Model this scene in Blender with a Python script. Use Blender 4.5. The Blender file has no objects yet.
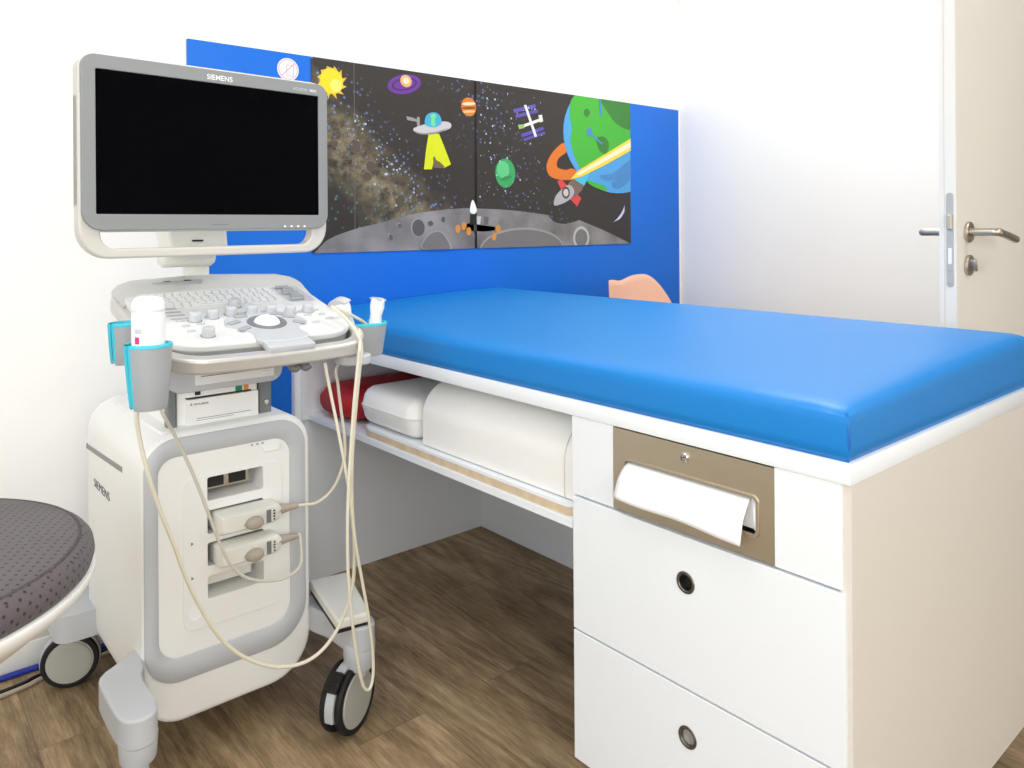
import bpy, bmesh, math, random
from mathutils import Vector, Matrix
random.seed(7)
PI = math.pi
SC = bpy.context.scene
COL = SC.collection

# ------------------------------------------------------------------ camera
F, V0, YAW, ROLL, EYE = 775.0, 225.2, math.radians(40.53), math.radians(-0.40), 1.15
c_f = Vector((math.sin(YAW), math.cos(YAW), 0))
c_r0 = Vector((math.cos(YAW), -math.sin(YAW), 0)); c_u0 = Vector((0, 0, 1))
c_r = c_r0 * math.cos(ROLL) + c_u0 * math.sin(ROLL)
c_u = -c_r0 * math.sin(ROLL) + c_u0 * math.cos(ROLL)
cam = bpy.data.cameras.new('camera'); cam_o = bpy.data.objects.new('camera', cam); COL.objects.link(cam_o)
cam.sensor_width = 36; cam.lens = F / 1024 * 36; cam.shift_y = -(384 - V0) / 1024
cam.clip_start = 0.02
m = Matrix((c_r, c_u, -c_f)).transposed().to_4x4(); m.translation = (0, 0, EYE); cam_o.matrix_world = m
SC.camera = cam_o

def at(u, v, ax, val):
    """point of the real plane ax=val that the photograph shows at (u, v)"""
    d = c_f + c_r * ((u - 512) / F) - c_u * ((v - V0) / F)
    i = 'xyz'.index(ax); o = Vector((0, 0, EYE)); t = (val - o[i]) / d[i]
    return o + d * t

# ------------------------------------------------------------------ materials
def lin(c):
    c = c / 255
    return c / 12.92 if c <= 0.04045 else ((c + 0.055) / 1.055) ** 2.4
def rgb(r, g, b): return (lin(r), lin(g), lin(b), 1)
MATS = {}
def mat(name, col, rough=0.5, metal=0.0, spec=0.5, bump=None, var=0.0, vscale=20, coat=0.0):
    if name in MATS: return MATS[name]
    M = bpy.data.materials.new(name); M.use_nodes = True
    nt = M.node_tree; b = nt.nodes['Principled BSDF']
    b.inputs['Base Color'].default_value = rgb(*col); b.inputs['Roughness'].default_value = rough
    b.inputs['Metallic'].default_value = metal; b.inputs['Specular IOR Level'].default_value = spec
    b.inputs['Coat Weight'].default_value = coat; b.inputs['Coat Roughness'].default_value = .4
    tc = nt.nodes.new('ShaderNodeTexCoord')
    if var:
        n = nt.nodes.new('ShaderNodeTexNoise'); n.inputs['Scale'].default_value = vscale; n.inputs['Detail'].default_value = 4
        r = nt.nodes.new('ShaderNodeValToRGB')
        r.color_ramp.elements[0].color = rgb(*[max(0, x * (1 - var)) for x in col]); r.color_ramp.elements[1].color = rgb(*[min(255, x * (1 + var)) for x in col])
        r.color_ramp.elements[0].position = .3; r.color_ramp.elements[1].position = .7
        nt.links.new(tc.outputs['Object'], n.inputs['Vector']); nt.links.new(n.outputs['Fac'], r.inputs['Fac']); nt.links.new(r.outputs['Color'], b.inputs['Base Color'])
    if bump:
        n = nt.nodes.new('ShaderNodeTexNoise'); n.inputs['Scale'].default_value = bump[0]; n.inputs['Detail'].default_value = 3
        bp = nt.nodes.new('ShaderNodeBump'); bp.inputs['Strength'].default_value = bump[1]; bp.inputs['Distance'].default_value = bump[2] if len(bump) > 2 else .002
        nt.links.new(tc.outputs['Object'], n.inputs['Vector']); nt.links.new(n.outputs['Fac'], bp.inputs['Height']); nt.links.new(bp.outputs['Normal'], b.inputs['Normal'])
    MATS[name] = M
    return M
def emat(name, col, s):
    M = bpy.data.materials.new(name); M.use_nodes = True; b = M.node_tree.nodes['Principled BSDF']
    b.inputs['Base Color'].default_value = rgb(*col); b.inputs['Emission Color'].default_value = rgb(*col); b.inputs['Emission Strength'].default_value = s
    return M

WALL = mat('wall_paint', (251, 250, 247), .9, spec=.2, bump=(180, .08, .001))
CEIL = mat('ceiling_paint', (250, 250, 248), .95, spec=.1, bump=(120, .05))
LAM = mat('white_laminate', (243, 247, 251), .38, bump=(400, .02))
LAMB = mat('ivory_laminate', (226, 220, 211), .42, bump=(400, .02))
EDGE = mat('white_edge_band', (240, 237, 230), .45)
TRIM = mat('white_trim_paint', (246, 244, 238), .5, bump=(60, .02))
DOORP = mat('door_laminate', (240, 235, 225), .5, bump=(300, .02))
VINYL = mat('blue_vinyl', (2, 128, 208), .42, spec=.5, bump=(900, .06, .0006), coat=.05)
SEAMB = mat('blue_vinyl_seam', (16, 104, 190), .45)
BLUEP = mat('blue_panel_laminate', (2, 108, 214), .5, spec=.35, bump=(300, .02))
RINGM = mat('dark_steel', (132, 128, 122), .35, 1.0)
STEEL = mat('brushed_steel', (196, 188, 174), .34, 1.0, bump=(40, .03))
DSTEEL = mat('dispenser_steel', (206, 196, 176), .42, 1.0, bump=(60, .03))
CHROME = mat('chrome', (215, 215, 215), .15, 1.0)
BLACK = mat('black_plastic', (14, 14, 15), .5)
RUBBER = mat('black_rubber', (22, 22, 23), .7, bump=(200, .1))
PAPER = mat('paper', (250, 250, 252), .85, spec=.2, bump=(30, .15, .002))
CREAM = mat('cream_vinyl', (249, 248, 244), .55, bump=(700, .05))
RED = mat('red_vinyl', (176, 16, 26), .5, bump=(500, .05))
PLY = mat('plywood_edge', (214, 194, 164), .6, var=.05, vscale=25)
MWHITE = mat('machine_white', (246, 246, 243), .4, bump=(500, .02))
MCREAM = mat('machine_ivory', (236, 235, 226), .4, bump=(500, .02))
MGREY = mat('machine_grey', (196, 199, 203), .42, bump=(500, .02))
MGREY2 = mat('machine_mid_grey', (168, 171, 174), .42)
BEZEL = mat('bezel_grey', (140, 143, 144), .45)
DGREY = mat('machine_dark_grey', (118, 121, 123), .45)
SILVER = mat('silver_paint', (206, 204, 200), .32, .4, bump=(300, .01))
SCREEN = mat('dark_screen_glass', (2, 2, 5), .18, spec=.04)
TEAL = mat('teal_rubber', (62, 196, 216), .5)
CABLE = mat('ivory_cable_sheath', (226, 220, 200), .45)
CABLEG = mat('grey_cable_sheath', (212, 208, 196), .45)
TAUPE = mat('taupe_rubber', (176, 166, 152), .55)
WHITEP = mat('white_plastic', (250, 250, 250), .35)
PINK = mat('pink_label', (225, 40, 120), .5)
GREENB = mat('green_button', (20, 140, 90), .4)
ORANGEB = mat('orange_button', (240, 140, 40), .4)
TEXTG = mat('grey_lettering', (105, 105, 108), .5)
TEXTD = mat('dark_lettering', (60, 60, 64), .5)
TEXTW = mat('white_lettering', (245, 245, 245), .5)
PEACH = mat('peach_plastic', (238, 186, 160), .45)
BEECH = mat('beech_wood', (200, 160, 115), .5, var=.08, vscale=40)
WHEELG = mat('wheel_disc_grey', (182, 182, 174), .45)
BLUEC = mat('blue_cable_sheath', (30, 50, 160), .5)

def fabric_mat():
    """dotted weave: dots on the flat top follow x,y, dots on the side follow the way round and the height"""
    M = bpy.data.materials.new('grey_dotted_fabric'); M.use_nodes = True; nt = M.node_tree; b = nt.nodes['Principled BSDF']; N = nt.nodes.new; L = nt.links.new
    tc = N('ShaderNodeTexCoord'); sp = N('ShaderNodeSeparateXYZ'); L(tc.outputs['Object'], sp.inputs[0])
    at2 = N('ShaderNodeMath'); at2.operation = 'ARCTAN2'; L(sp.outputs[1], at2.inputs[0]); L(sp.outputs[0], at2.inputs[1])
    arc_ = N('ShaderNodeMath'); arc_.operation = 'MULTIPLY'; arc_.inputs[1].default_value = .284; L(at2.outputs[0], arc_.inputs[0])
    cb = N('ShaderNodeCombineXYZ'); L(arc_.outputs[0], cb.inputs[0]); L(sp.outputs[2], cb.inputs[1])
    def dots(vec, rot):
        mp = N('ShaderNodeMapping'); mp.inputs['Rotation'].default_value = (0, 0, rot); L(vec, mp.inputs['Vector'])
        v = N('ShaderNodeTexVoronoi'); v.voronoi_dimensions = '2D'; v.inputs['Scale'].default_value = 80; v.inputs['Randomness'].default_value = .12; L(mp.outputs['Vector'], v.inputs['Vector'])
        return v.outputs['Distance']
    d1 = dots(tc.outputs['Object'], .5); d2 = dots(cb.outputs[0], .78)
    ge = N('ShaderNodeNewGeometry'); gs = N('ShaderNodeSeparateXYZ'); L(ge.outputs['Normal'], gs.inputs[0])
    gt = N('ShaderNodeMath'); gt.operation = 'GREATER_THAN'; gt.inputs[1].default_value = .72; L(gs.outputs[2], gt.inputs[0])
    dm_ = N('ShaderNodeMix'); dm_.data_type = 'FLOAT'; L(gt.outputs[0], dm_.inputs[0]); L(d2, dm_.inputs[2]); L(d1, dm_.inputs[3])
    r = N('ShaderNodeValToRGB'); r.color_ramp.elements[0].position = .12; r.color_ramp.elements[0].color = rgb(52, 46, 50)
    r.color_ramp.elements[1].position = .22; r.color_ramp.elements[1].color = rgb(104, 95, 98); L(dm_.outputs[0], r.inputs['Fac'])
    n = N('ShaderNodeTexNoise'); n.inputs['Scale'].default_value = 260; n.inputs['Detail'].default_value = 3; L(tc.outputs['Object'], n.inputs['Vector'])
    mx = N('ShaderNodeMix'); mx.data_type = 'RGBA'; mx.blend_type = 'MULTIPLY'; mx.inputs[0].default_value = .45
    L(r.outputs['Color'], mx.inputs[6]); L(n.outputs['Color'], mx.inputs[7]); L(mx.outputs[2], b.inputs['Base Color'])
    bp = N('ShaderNodeBump'); bp.inputs['Strength'].default_value = .4; bp.inputs['Distance'].default_value = .0012; L(r.outputs['Color'], bp.inputs['Height']); L(bp.outputs['Normal'], b.inputs['Normal'])
    b.inputs['Roughness'].default_value = .9; b.inputs['Sheen Weight'].default_value = .1
    return M
FABRIC = fabric_mat()
FABRICD = mat('grey_piping_fabric', (78, 71, 74), .9, var=.15, vscale=200)

def floor_mat():
    M = bpy.data.materials.new('wood_vinyl_planks'); M.use_nodes = True; nt = M.node_tree; L = nt.links.new; b = nt.nodes['Principled BSDF']
    tc = nt.nodes.new('ShaderNodeTexCoord')
    mp = nt.nodes.new('ShaderNodeMapping'); mp.inputs['Rotation'].default_value = (0, 0, PI / 2); mp.inputs['Location'].default_value = (.31, .05, 0)
    br = nt.nodes.new('ShaderNodeTexBrick'); br.inputs['Scale'].default_value = 1; br.inputs['Brick Width'].default_value = 1.22; br.inputs['Row Height'].default_value = .18
    br.inputs['Mortar Size'].default_value = .0008; br.inputs['Mortar Smooth'].default_value = .3; br.offset = .37; br.inputs['Bias'].default_value = 0
    br.inputs['Color1'].default_value = (0, 0, 0, 1); br.inputs['Color2'].default_value = (1, 1, 1, 1); br.inputs['Mortar'].default_value = (.5, .5, .5, 1)
    L(tc.outputs['Object'], mp.inputs['Vector']); L(mp.outputs['Vector'], br.inputs['Vector'])
    # per plank offset of the grain
    add = nt.nodes.new('ShaderNodeVectorMath'); add.operation = 'MULTIPLY_ADD'
    L(br.outputs['Color'], add.inputs[0]); add.inputs[1].default_value = (3.7, 9.1, 5.3); L(tc.outputs['Object'], add.inputs[2])
    st = nt.nodes.new('ShaderNodeMapping'); st.inputs['Scale'].default_value = (1, .10, 1); L(add.outputs[0], st.inputs['Vector'])
    # cathedral rings
    wv = nt.nodes.new('ShaderNodeTexNoise'); wv.inputs['Scale'].default_value = 4.5; wv.inputs['Detail'].default_value = 1.5; wv.inputs['Roughness'].default_value = .4
    L(st.outputs['Vector'], wv.inputs['Vector'])
    ml = nt.nodes.new('ShaderNodeMath'); ml.operation = 'MULTIPLY'; ml.inputs[1].default_value = 95; L(wv.outputs['Fac'], ml.inputs[0])
    sn = nt.nodes.new('ShaderNodeMath'); sn.operation = 'SINE'; L(ml.outputs[0], sn.inputs[0])
    rs = nt.nodes.new('ShaderNodeMapRange'); rs.inputs[1].default_value = -1; rs.inputs[2].default_value = 1; L(sn.outputs[0], rs.inputs[0])
    # fine grain
    st2 = nt.nodes.new('ShaderNodeMapping'); st2.inputs['Scale'].default_value = (1, .085, 1); L(add.outputs[0], st2.inputs['Vector'])
    fg = nt.nodes.new('ShaderNodeTexNoise'); fg.inputs['Scale'].default_value = 170; fg.inputs['Detail'].default_value = 5; fg.inputs['Roughness'].default_value = .65; L(st2.outputs['Vector'], fg.inputs['Vector'])
    bl = nt.nodes.new('ShaderNodeTexNoise'); bl.inputs['Scale'].default_value = 11; bl.inputs['Detail'].default_value = 6; bl.inputs['Roughness'].default_value = .65
    st3 = nt.nodes.new('ShaderNodeMapping'); st3.inputs['Scale'].default_value = (1, .28, 1); L(add.outputs[0], st3.inputs['Vector']); L(st3.outputs['Vector'], bl.inputs['Vector'])
    def mix(a, bb, f):
        x = nt.nodes.new('ShaderNodeMix'); x.data_type = 'FLOAT'; x.inputs[0].default_value = f; L(a, x.inputs[2]); L(bb, x.inputs[3]); return x.outputs[0]
    s = mix(rs.outputs[0], fg.outputs['Fac'], .84); s = mix(s, bl.outputs['Fac'], .5)
    cr = nt.nodes.new('ShaderNodeValToRGB'); e = cr.color_ramp.elements
    e[0].position = .33; e[0].color = rgb(92, 74, 54); e[1].position = .66; e[1].color = rgb(192, 166, 130)
    k = e.new(.5); k.color = rgb(150, 126, 95)
    L(s, cr.inputs['Fac'])
    # plank tone
    hs = nt.nodes.new('ShaderNodeMapRange'); hs.inputs[3].default_value = .93; hs.inputs[4].default_value = 1.05; L(br.outputs['Color'], hs.inputs[0])
    m1 = nt.nodes.new('ShaderNodeMix'); m1.data_type = 'RGBA'; m1.blend_type = 'MULTIPLY'; m1.inputs[0].default_value = 1
    cb = nt.nodes.new('ShaderNodeCombineColor'); [L(hs.outputs[0], cb.inputs[i]) for i in range(3)]
    L(cr.outputs['Color'], m1.inputs[6]); L(cb.outputs['Color'], m1.inputs[7])
    m2 = nt.nodes.new('ShaderNodeMix'); m2.data_type = 'RGBA'; L(br.outputs['Fac'], m2.inputs[0]); L(m1.outputs[2], m2.inputs[6]); m2.inputs[7].default_value = rgb(108, 90, 70)
    L(m2.outputs[2], b.inputs['Base Color'])
    b.inputs['Roughness'].default_value = .48; b.inputs['Specular IOR Level'].default_value = .35
    bp = nt.nodes.new('ShaderNodeBump'); bp.inputs['Strength'].default_value = .18; bp.inputs['Distance'].default_value = .001; L(fg.outputs['Fac'], bp.inputs['Height']); L(bp.outputs['Normal'], b.inputs['Normal'])
    return M
FLOOR = floor_mat()

# ------------------------------------------------------------------ mesh helpers
class MB:
    """collects shapes, links them as ONE mesh object"""
    def __init__(s): s.bm = bmesh.new(); s.mi = 0
    def _tag(s, n0):
        s.bm.faces.ensure_lookup_table()
        for f in s.bm.faces[n0:]: f.material_index = s.mi
    def box(s, x0, x1, y0, y1, z0, z1, bev=0.0, seg=2, M=None):
        n0 = len(s.bm.faces)
        vs = [s.bm.verts.new((x, y, z)) for z in (z0, z1) for y in (y0, y1) for x in (x0, x1)]
        fs = [s.bm.faces.new([vs[i] for i in q]) for q in ((0, 2, 3, 1), (4, 5, 7, 6), (0, 1, 5, 4), (2, 6, 7, 3), (0, 4, 6, 2), (1, 3, 7, 5))]
        ed = {e for f in fs for e in f.edges}
        if bev: 
            r = bmesh.ops.bevel(s.bm, geom=list(ed), offset=bev, segments=seg, profile=.5, affect='EDGES', clamp_overlap=True)
            nv = {v for f in r['faces'] for v in f.verts} | {v for v in vs if v.is_valid}
            nv |= {v for f in s.bm.faces[n0:] for v in f.verts}
        else: nv = set(vs)
        if M: bmesh.ops.transform(s.bm, matrix=M, verts=list(nv))
        s._tag(n0); return s
    def prism(s, loop, p0, p1, axis='y', holes=(), M=None):
        """extrude the 2-D loop (with holes) between p0 and p1 along an axis; y: loop is (x,z); x: (y,z); z: (x,y)"""
        n0 = len(s.bm.faces)
        mk = {'y': lambda a, b, t: (a, t, b), 'x': lambda a, b, t: (t, a, b), 'z': lambda a, b, t: (a, b, t)}[axis]
        rings = []; allv = []
        for t in (p0, p1):
            es = []; rr = []
            for lp in (loop,) + tuple(holes):
                vs = [s.bm.verts.new(mk(a, b, t)) for a, b in lp]; allv += vs; rr.append(vs)
                es += [s.bm.edges.new((vs[i], vs[(i + 1) % len(vs)])) for i in range(len(vs))]
            if holes: bmesh.ops.triangle_fill(s.bm, use_beauty=True, use_dissolve=False, edges=es)
            else: s.bm.faces.new(rr[0])
            rings.append(rr)
        for a, b in zip(*rings):
            for i in range(len(a)):
                j = (i + 1) % len(a); s.bm.faces.new((a[i], a[j], b[j], b[i]))
        if M: bmesh.ops.transform(s.bm, matrix=M, verts=allv)
        s._tag(n0); return s
    def lathe(s, prof, seg=32, M=None, sx=1, sy=1, a0=0, a1=2 * PI):
        """profile [(r, z)] about z"""
        n0 = len(s.bm.faces); full = abs(a1 - a0 - 2 * PI) < 1e-6
        n = seg if full else seg + 1; rows = []; allv = []
        for r, z in prof:
            if r < 1e-7: v = s.bm.verts.new((0, 0, z)); rows.append([v] * n); allv.append(v)
            else:
                row = [s.bm.verts.new((r * math.cos(a0 + (a1 - a0) * i / seg) * sx, r * math.sin(a0 + (a1 - a0) * i / seg) * sy, z)) for i in range(n)]
                rows.append(row); allv += row
        for A, B in zip(rows, rows[1:]):
            for i in range(n if full else n - 1):
                j = (i + 1) % n; q = []
                for v in (A[i], A[j], B[j], B[i]):
                    if v not in q: q.append(v)
                if len(q) > 2: s.bm.faces.new(q)
        if M: bmesh.ops.transform(s.bm, matrix=M, verts=allv)
        s._tag(n0); return s
    def tube(s, pts, r, seg=10, smooth=8, caps=True, M=None):
        n0 = len(s.bm.faces); P = catmull(pts, smooth) if smooth > 1 else [Vector(p) for p in pts]
        N = len(P); T = [(P[min(i + 1, N - 1)] - P[max(i - 1, 0)]).normalized() for i in range(N)]
        up = Vector((0, 0, 1)) if abs(T[0].z) < .9 else Vector((1, 0, 0)); n = (up - T[0] * up.dot(T[0])).normalized()
        rows = []; allv = []
        for i in range(N):
            n = (n - T[i] * n.dot(T[i])).normalized(); bnm = T[i].cross(n)
            ri = r(i / (N - 1)) if callable(r) else r
            row = [s.bm.verts.new(P[i] + (n * math.cos(2 * PI * k / seg) + bnm * math.sin(2 * PI * k / seg)) * ri) for k in range(seg)]
            rows.append(row); allv += row
        for A, B in zip(rows, rows[1:]):
            for k in range(seg): s.bm.faces.new((A[k], A[(k + 1) % seg], B[(k + 1) % seg], B[k]))
        if caps: s.bm.faces.new(rows[0][::-1]); s.bm.faces.new(rows[-1])
        if M: bmesh.ops.transform(s.bm, matrix=M, verts=allv)
        s._tag(n0); return s
    def loft(s, rings, M=None, caps=True):
        n0 = len(s.bm.faces); R = [[s.bm.verts.new(p) for p in rg] for rg in rings]; n = len(R[0])
        for A, B in zip(R, R[1:]):
            for k in range(n): s.bm.faces.new((A[k], A[(k + 1) % n], B[(k + 1) % n], B[k]))
        if caps: s.bm.faces.new(R[0][::-1]); s.bm.faces.new(R[-1])
        if M: bmesh.ops.transform(s.bm, matrix=M, verts=[v for r in R for v in r])
        s._tag(n0); return s
    def sphere(s, c, r, sx=1, sy=1, sz=1, seg=20, M=None):
        prof = [(r * math.sin(PI * i / (seg // 2)), -r * math.cos(PI * i / (seg // 2))) for i in range(seg // 2 + 1)]
        prof[0] = (0, -r); prof[-1] = (0, r)
        T = Matrix.Translation(c) @ Matrix.Diagonal((sx, sy, sz, 1))
        return s.lathe(prof, seg, (M @ T) if M else T)
    def poly(s, pts3):
        n0 = len(s.bm.faces); s.bm.faces.new([s.bm.verts.new(p) for p in pts3]); s._tag(n0); return s
    def build(s, name, mats, parent=None, bevel=0, bseg=2, smooth=True, ang=35, subd=0, origin=None):
        bmesh.ops.recalc_face_normals(s.bm, faces=s.bm.faces[:])
        me = bpy.data.meshes.new(name)
        if smooth:
            for f in s.bm.faces: f.smooth = True
            for e in s.bm.edges:
                if len(e.link_faces) == 2 and e.calc_face_angle(0) > math.radians(ang): e.smooth = False
        if origin is not None: bmesh.ops.translate(s.bm, vec=-Vector(origin), verts=s.bm.verts[:])
        s.bm.to_mesh(me); s.bm.free()
        for mm in (mats if isinstance(mats, (list, tuple)) else [mats]): me.materials.append(mm)
        o = bpy.data.objects.new(name, me); COL.objects.link(o)
        if origin is not None: o.location = origin
        if parent is not None:
            o.parent = parent; o.matrix_parent_inverse = Matrix.Identity(4)
            # parts are modelled in world coordinates; bring them into the parent's frame
            o.matrix_local = world_of(parent).inverted() @ Matrix.Translation(origin if origin is not None else (0, 0, 0))
        if bevel:
            b = o.modifiers.new('bevel', 'BEVEL'); b.width = bevel; b.segments = bseg; b.limit_method = 'ANGLE'; b.angle_limit = math.radians(40)
            b.harden_normals = True
        if subd:
            b = o.modifiers.new('subd', 'SUBSURF'); b.levels = subd; b.render_levels = subd
        return o
def world_of(o):
    M = o.matrix_basis.copy()
    p = o.parent
    return (world_of(p) @ M) if p else M
def catmull(pts, k):
    P = [Vector(p) for p in pts]; P = [P[0] * 2 - P[1]] + P + [P[-1] * 2 - P[-2]]; out = []
    for i in range(1, len(P) - 2):
        a, b, c, d = P[i - 1:i + 3]
        for j in range(k):
            t = j / k
            out.append(.5 * ((2 * b) + (c - a) * t + (2 * a - 5 * b + 4 * c - d) * t * t + (3 * b - a - 3 * c + d) * t ** 3))
    out.append(P[-2]); return out
def rrect(x0, x1, y0, y1, r, n=8):
    """rounded rectangle; r is one radius or (bottom-left, bottom-right, top-right, top-left)"""
    if not isinstance(r, (tuple, list)): r = (r,) * 4
    out = []
    for (cx, cy, a, rr) in ((x0 + r[0], y0 + r[0], PI, r[0]), (x1 - r[1], y0 + r[1], 1.5 * PI, r[1]), (x1 - r[2], y1 - r[2], 0, r[2]), (x0 + r[3], y1 - r[3], .5 * PI, r[3])):
        if rr <= 1e-6: out.append((cx, cy)); continue
        for i in range(n + 1): out.append((cx + rr * math.cos(a + .5 * PI * i / n), cy + rr * math.sin(a + .5 * PI * i / n)))
    return out
def ell(cx, cy, rx, ry, n=28, rot=0):
    c, s = math.cos(rot), math.sin(rot)
    return [(cx + rx * math.cos(2 * PI * i / n) * c - ry * math.sin(2 * PI * i / n) * s, cy + rx * math.cos(2 * PI * i / n) * s + ry * math.sin(2 * PI * i / n) * c) for i in range(n)]
def tag(o, label=None, cat=None, group=None, kind=None):
    if label: o['label'] = label
    if cat: o['category'] = cat
    if group: o['group'] = group
    if kind: o['kind'] = kind
    return o
def thing(name, label, cat, loc, group=None):
    o = bpy.data.objects.new(name, None); COL.objects.link(o); o.location = loc; o.empty_display_size = .05
    return tag(o, label, cat, group)
def struct(o): o['kind'] = 'structure'; return o
def text(s, size, M, material, parent, name='lettering', bold=0.0, sx=1.0):
    cu = bpy.data.curves.new('t', 'FONT'); cu.body = s; cu.size = size; cu.extrude = .0003; cu.align_x = 'LEFT'; cu.offset = bold
    to = bpy.data.objects.new('t', cu); COL.objects.link(to)
    dg = bpy.context.evaluated_depsgraph_get(); me = bpy.data.meshes.new_from_object(to.evaluated_get(dg))
    bpy.data.objects.remove(to); bpy.data.curves.remove(cu)
    me.transform(M @ Matrix.Diagonal((sx, 1, 1, 1))); me.name = name
    me.materials.clear(); me.materials.append(material)
    o = bpy.data.objects.new(name, me); COL.objects.link(o)
    o.parent = parent; o.matrix_local = world_of(parent).inverted()
    return o
FACE_Y = Matrix.Rotation(PI / 2, 4, 'X')          # text lying in XZ and read from -Y
FACE_X = Matrix.Rotation(-PI / 2, 4, 'Z') @ FACE_Y  # text in YZ read from -X (runs towards -Y)

# ------------------------------------------------------------------ room
WY, WX, CZ = 2.373, 3.125, 2.62          # back wall, right wall, ceiling
LX, BY = -1.7, -2.0
struct(MB().box(LX - .1, 4.6, BY - .1, WY + .1, -.06, 0).build('floor', FLOOR, smooth=False))
struct(MB().box(LX - .1, 4.6, BY - .1, WY + .1, CZ, CZ + .1).build('ceiling', CEIL, smooth=False))
struct(MB().box(LX - .1, WX + .1, WY, WY + .1, 0, CZ).build('wall_back', WALL, smooth=False))
FILLWIN = (-1.35, .75, .85, 2.25)  # window opening added behind the camera to let in frontal fill
struct(MB().box(LX - .1, FILLWIN[0], BY - .1, BY, 0, CZ).box(FILLWIN[1], WX + .1, BY - .1, BY, 0, CZ).box(FILLWIN[0], FILLWIN[1], BY - .1, BY, 0, FILLWIN[2]).box(FILLWIN[0], FILLWIN[1], BY - .1, BY, FILLWIN[3], CZ).build('wall_front', WALL, smooth=False))
wf = MB()
for a, b in ((FILLWIN[0], FILLWIN[0] + .06), (-.33, -.27), (FILLWIN[1] - .06, FILLWIN[1])): wf.box(a, b, BY - .07, BY - .02, FILLWIN[2], FILLWIN[3])
wf.box(FILLWIN[0], FILLWIN[1], BY - .07, BY - .02, FILLWIN[2], FILLWIN[2] + .06).box(FILLWIN[0], FILLWIN[1], BY - .07, BY - .02, FILLWIN[3] - .06, FILLWIN[3])
struct(wf.build('fill_window', TRIM, bevel=.004))  # frame of the added, unseen window that carries the fill
DY0, DY1, DZ = -.26, .70, 2.06           # doorway in the right wall
struct(MB().box(WX, WX + .1, DY1, WY, 0, CZ).box(WX, WX + .1, BY, DY0, 0, CZ).box(WX, WX + .1, DY0, DY1, DZ, CZ).build('wall_right', WALL, smooth=False))
struct(MB().box(4.5, 4.6, BY, WY, 0, CZ).box(WX + .1, 4.5, WY - .02, WY + .1, 0, CZ).box(WX + .1, 4.5, BY - .1, BY, 0, CZ).build('wall_corridor', WALL, smooth=False))
WIN = (-.9, 1.1, .95, 2.25)
struct(MB().box(LX - .1, LX, BY, WIN[0], 0, CZ).box(LX - .1, LX, WIN[1], WY, 0, CZ).box(LX - .1, LX, WIN[0], WIN[1], 0, WIN[2]).box(LX - .1, LX, WIN[0], WIN[1], WIN[3], CZ).build('wall_left', WALL, smooth=False))
wf = MB()
for a, b in ((WIN[0], WIN[0] + .06), (.07, .13), (WIN[1] - .06, WIN[1])): wf.box(LX - .07, LX - .02, a, b, WIN[2], WIN[3])
wf.box(LX - .07, LX - .02, WIN[0], WIN[1], WIN[2], WIN[2] + .06).box(LX - .07, LX - .02, WIN[0], WIN[1], WIN[3] - .06, WIN[3])
struct(wf.build('window_1', TRIM, bevel=.004))
fr = MB().box(WX - .012, WX + .1, DY1, DY1 + .06, 0, DZ + .06).box(WX - .012, WX + .1, DY0 - .06, DY0, 0, DZ + .06).box(WX - .012, WX + .1, DY0, DY1, DZ, DZ + .06)
struct(fr.build('trim_1', TRIM, bevel=.004))
# skirting
def skirting(name, x0, x1, y0, y1): struct(MB().box(x0, x1, y0, y1, 0, .072, .004).build(name, TRIM))
skirting('baseboard_back', LX, .745, WY - .014, WY)
skirting('baseboard_left', LX, LX + .014, BY, WY - .014)
skirting('baseboard_right', WX - .014, WX, DY1 + .06, WY - .02)
struct(MB().box(LX, .745, WY - .009, WY, .072, .098, .003).build('trim_2', mat('duct_paint', (236, 234, 226), .55)))

# ------------------------------------------------------------------ door leaf (open at a right angle)
dx, dy = 2.06, .735
door = MB().box(dx, WX - .075, dy, dy + .027, .008, DZ - .004, .0015)
door.box(dx + .001, WX - .075, dy + .026, dy + .040, .008, DZ - .004, .0015)
door = struct(door.build('door_1', [DOORP], smooth=False))
struct(MB().box(dx - .0012, dx + .001, dy + .0005, dy + .0255, .01, DZ - .006).box(dx - .0008, dx + .001, dy + .028, dy + .0395, .01, DZ - .006).build('door_edge', EDGE, door, smooth=False))
zl = at(951, 240, 'x', dx).z
lp = MB().prism(rrect(dy + .006, dy + .022, zl - .1165, zl + .1165, .008), dx - .0032, dx - .001, 'x')
lp = lp.build('lock_plate', mat('zinc', (186, 186, 186), .5, .05), door)
lb = MB(); zb = at(951, 222, 'x', dx).z
lb.prism([(dy + .007, zb - .018), (dy + .0185, zb - .018), (dy + .0185, zb + .018), (dy + .007, zb + .018)], dx - .012, dx - .003, 'x')
lb.build('latch_bolt', DSTEEL, lp, bevel=.002)
ks = MB(); zb = at(951, 256, 'x', dx).z
ks.prism(rrect(dy + .010, dy + .018, zb - .02, zb + .02, .002), dx - .0042, dx - .003, 'x').build('deadbolt', WHITEP, lp)
sc = MB()
for v, r in ((196.5, .003), (270, .004), (283, .003)):
    p = at(951, v, 'x', dx); sc.lathe([(0, 0), (r, 0), (r, .001), (0, .0014)], 16, Matrix.Translation((dx - .0032, dy + .014, p.z)) @ Matrix.Rotation(-PI / 2, 4, 'Y'))
sc.build('screw', DSTEEL, lp)
hz, hx = at(968, 232, 'y', dy).z, 2.130
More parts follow.
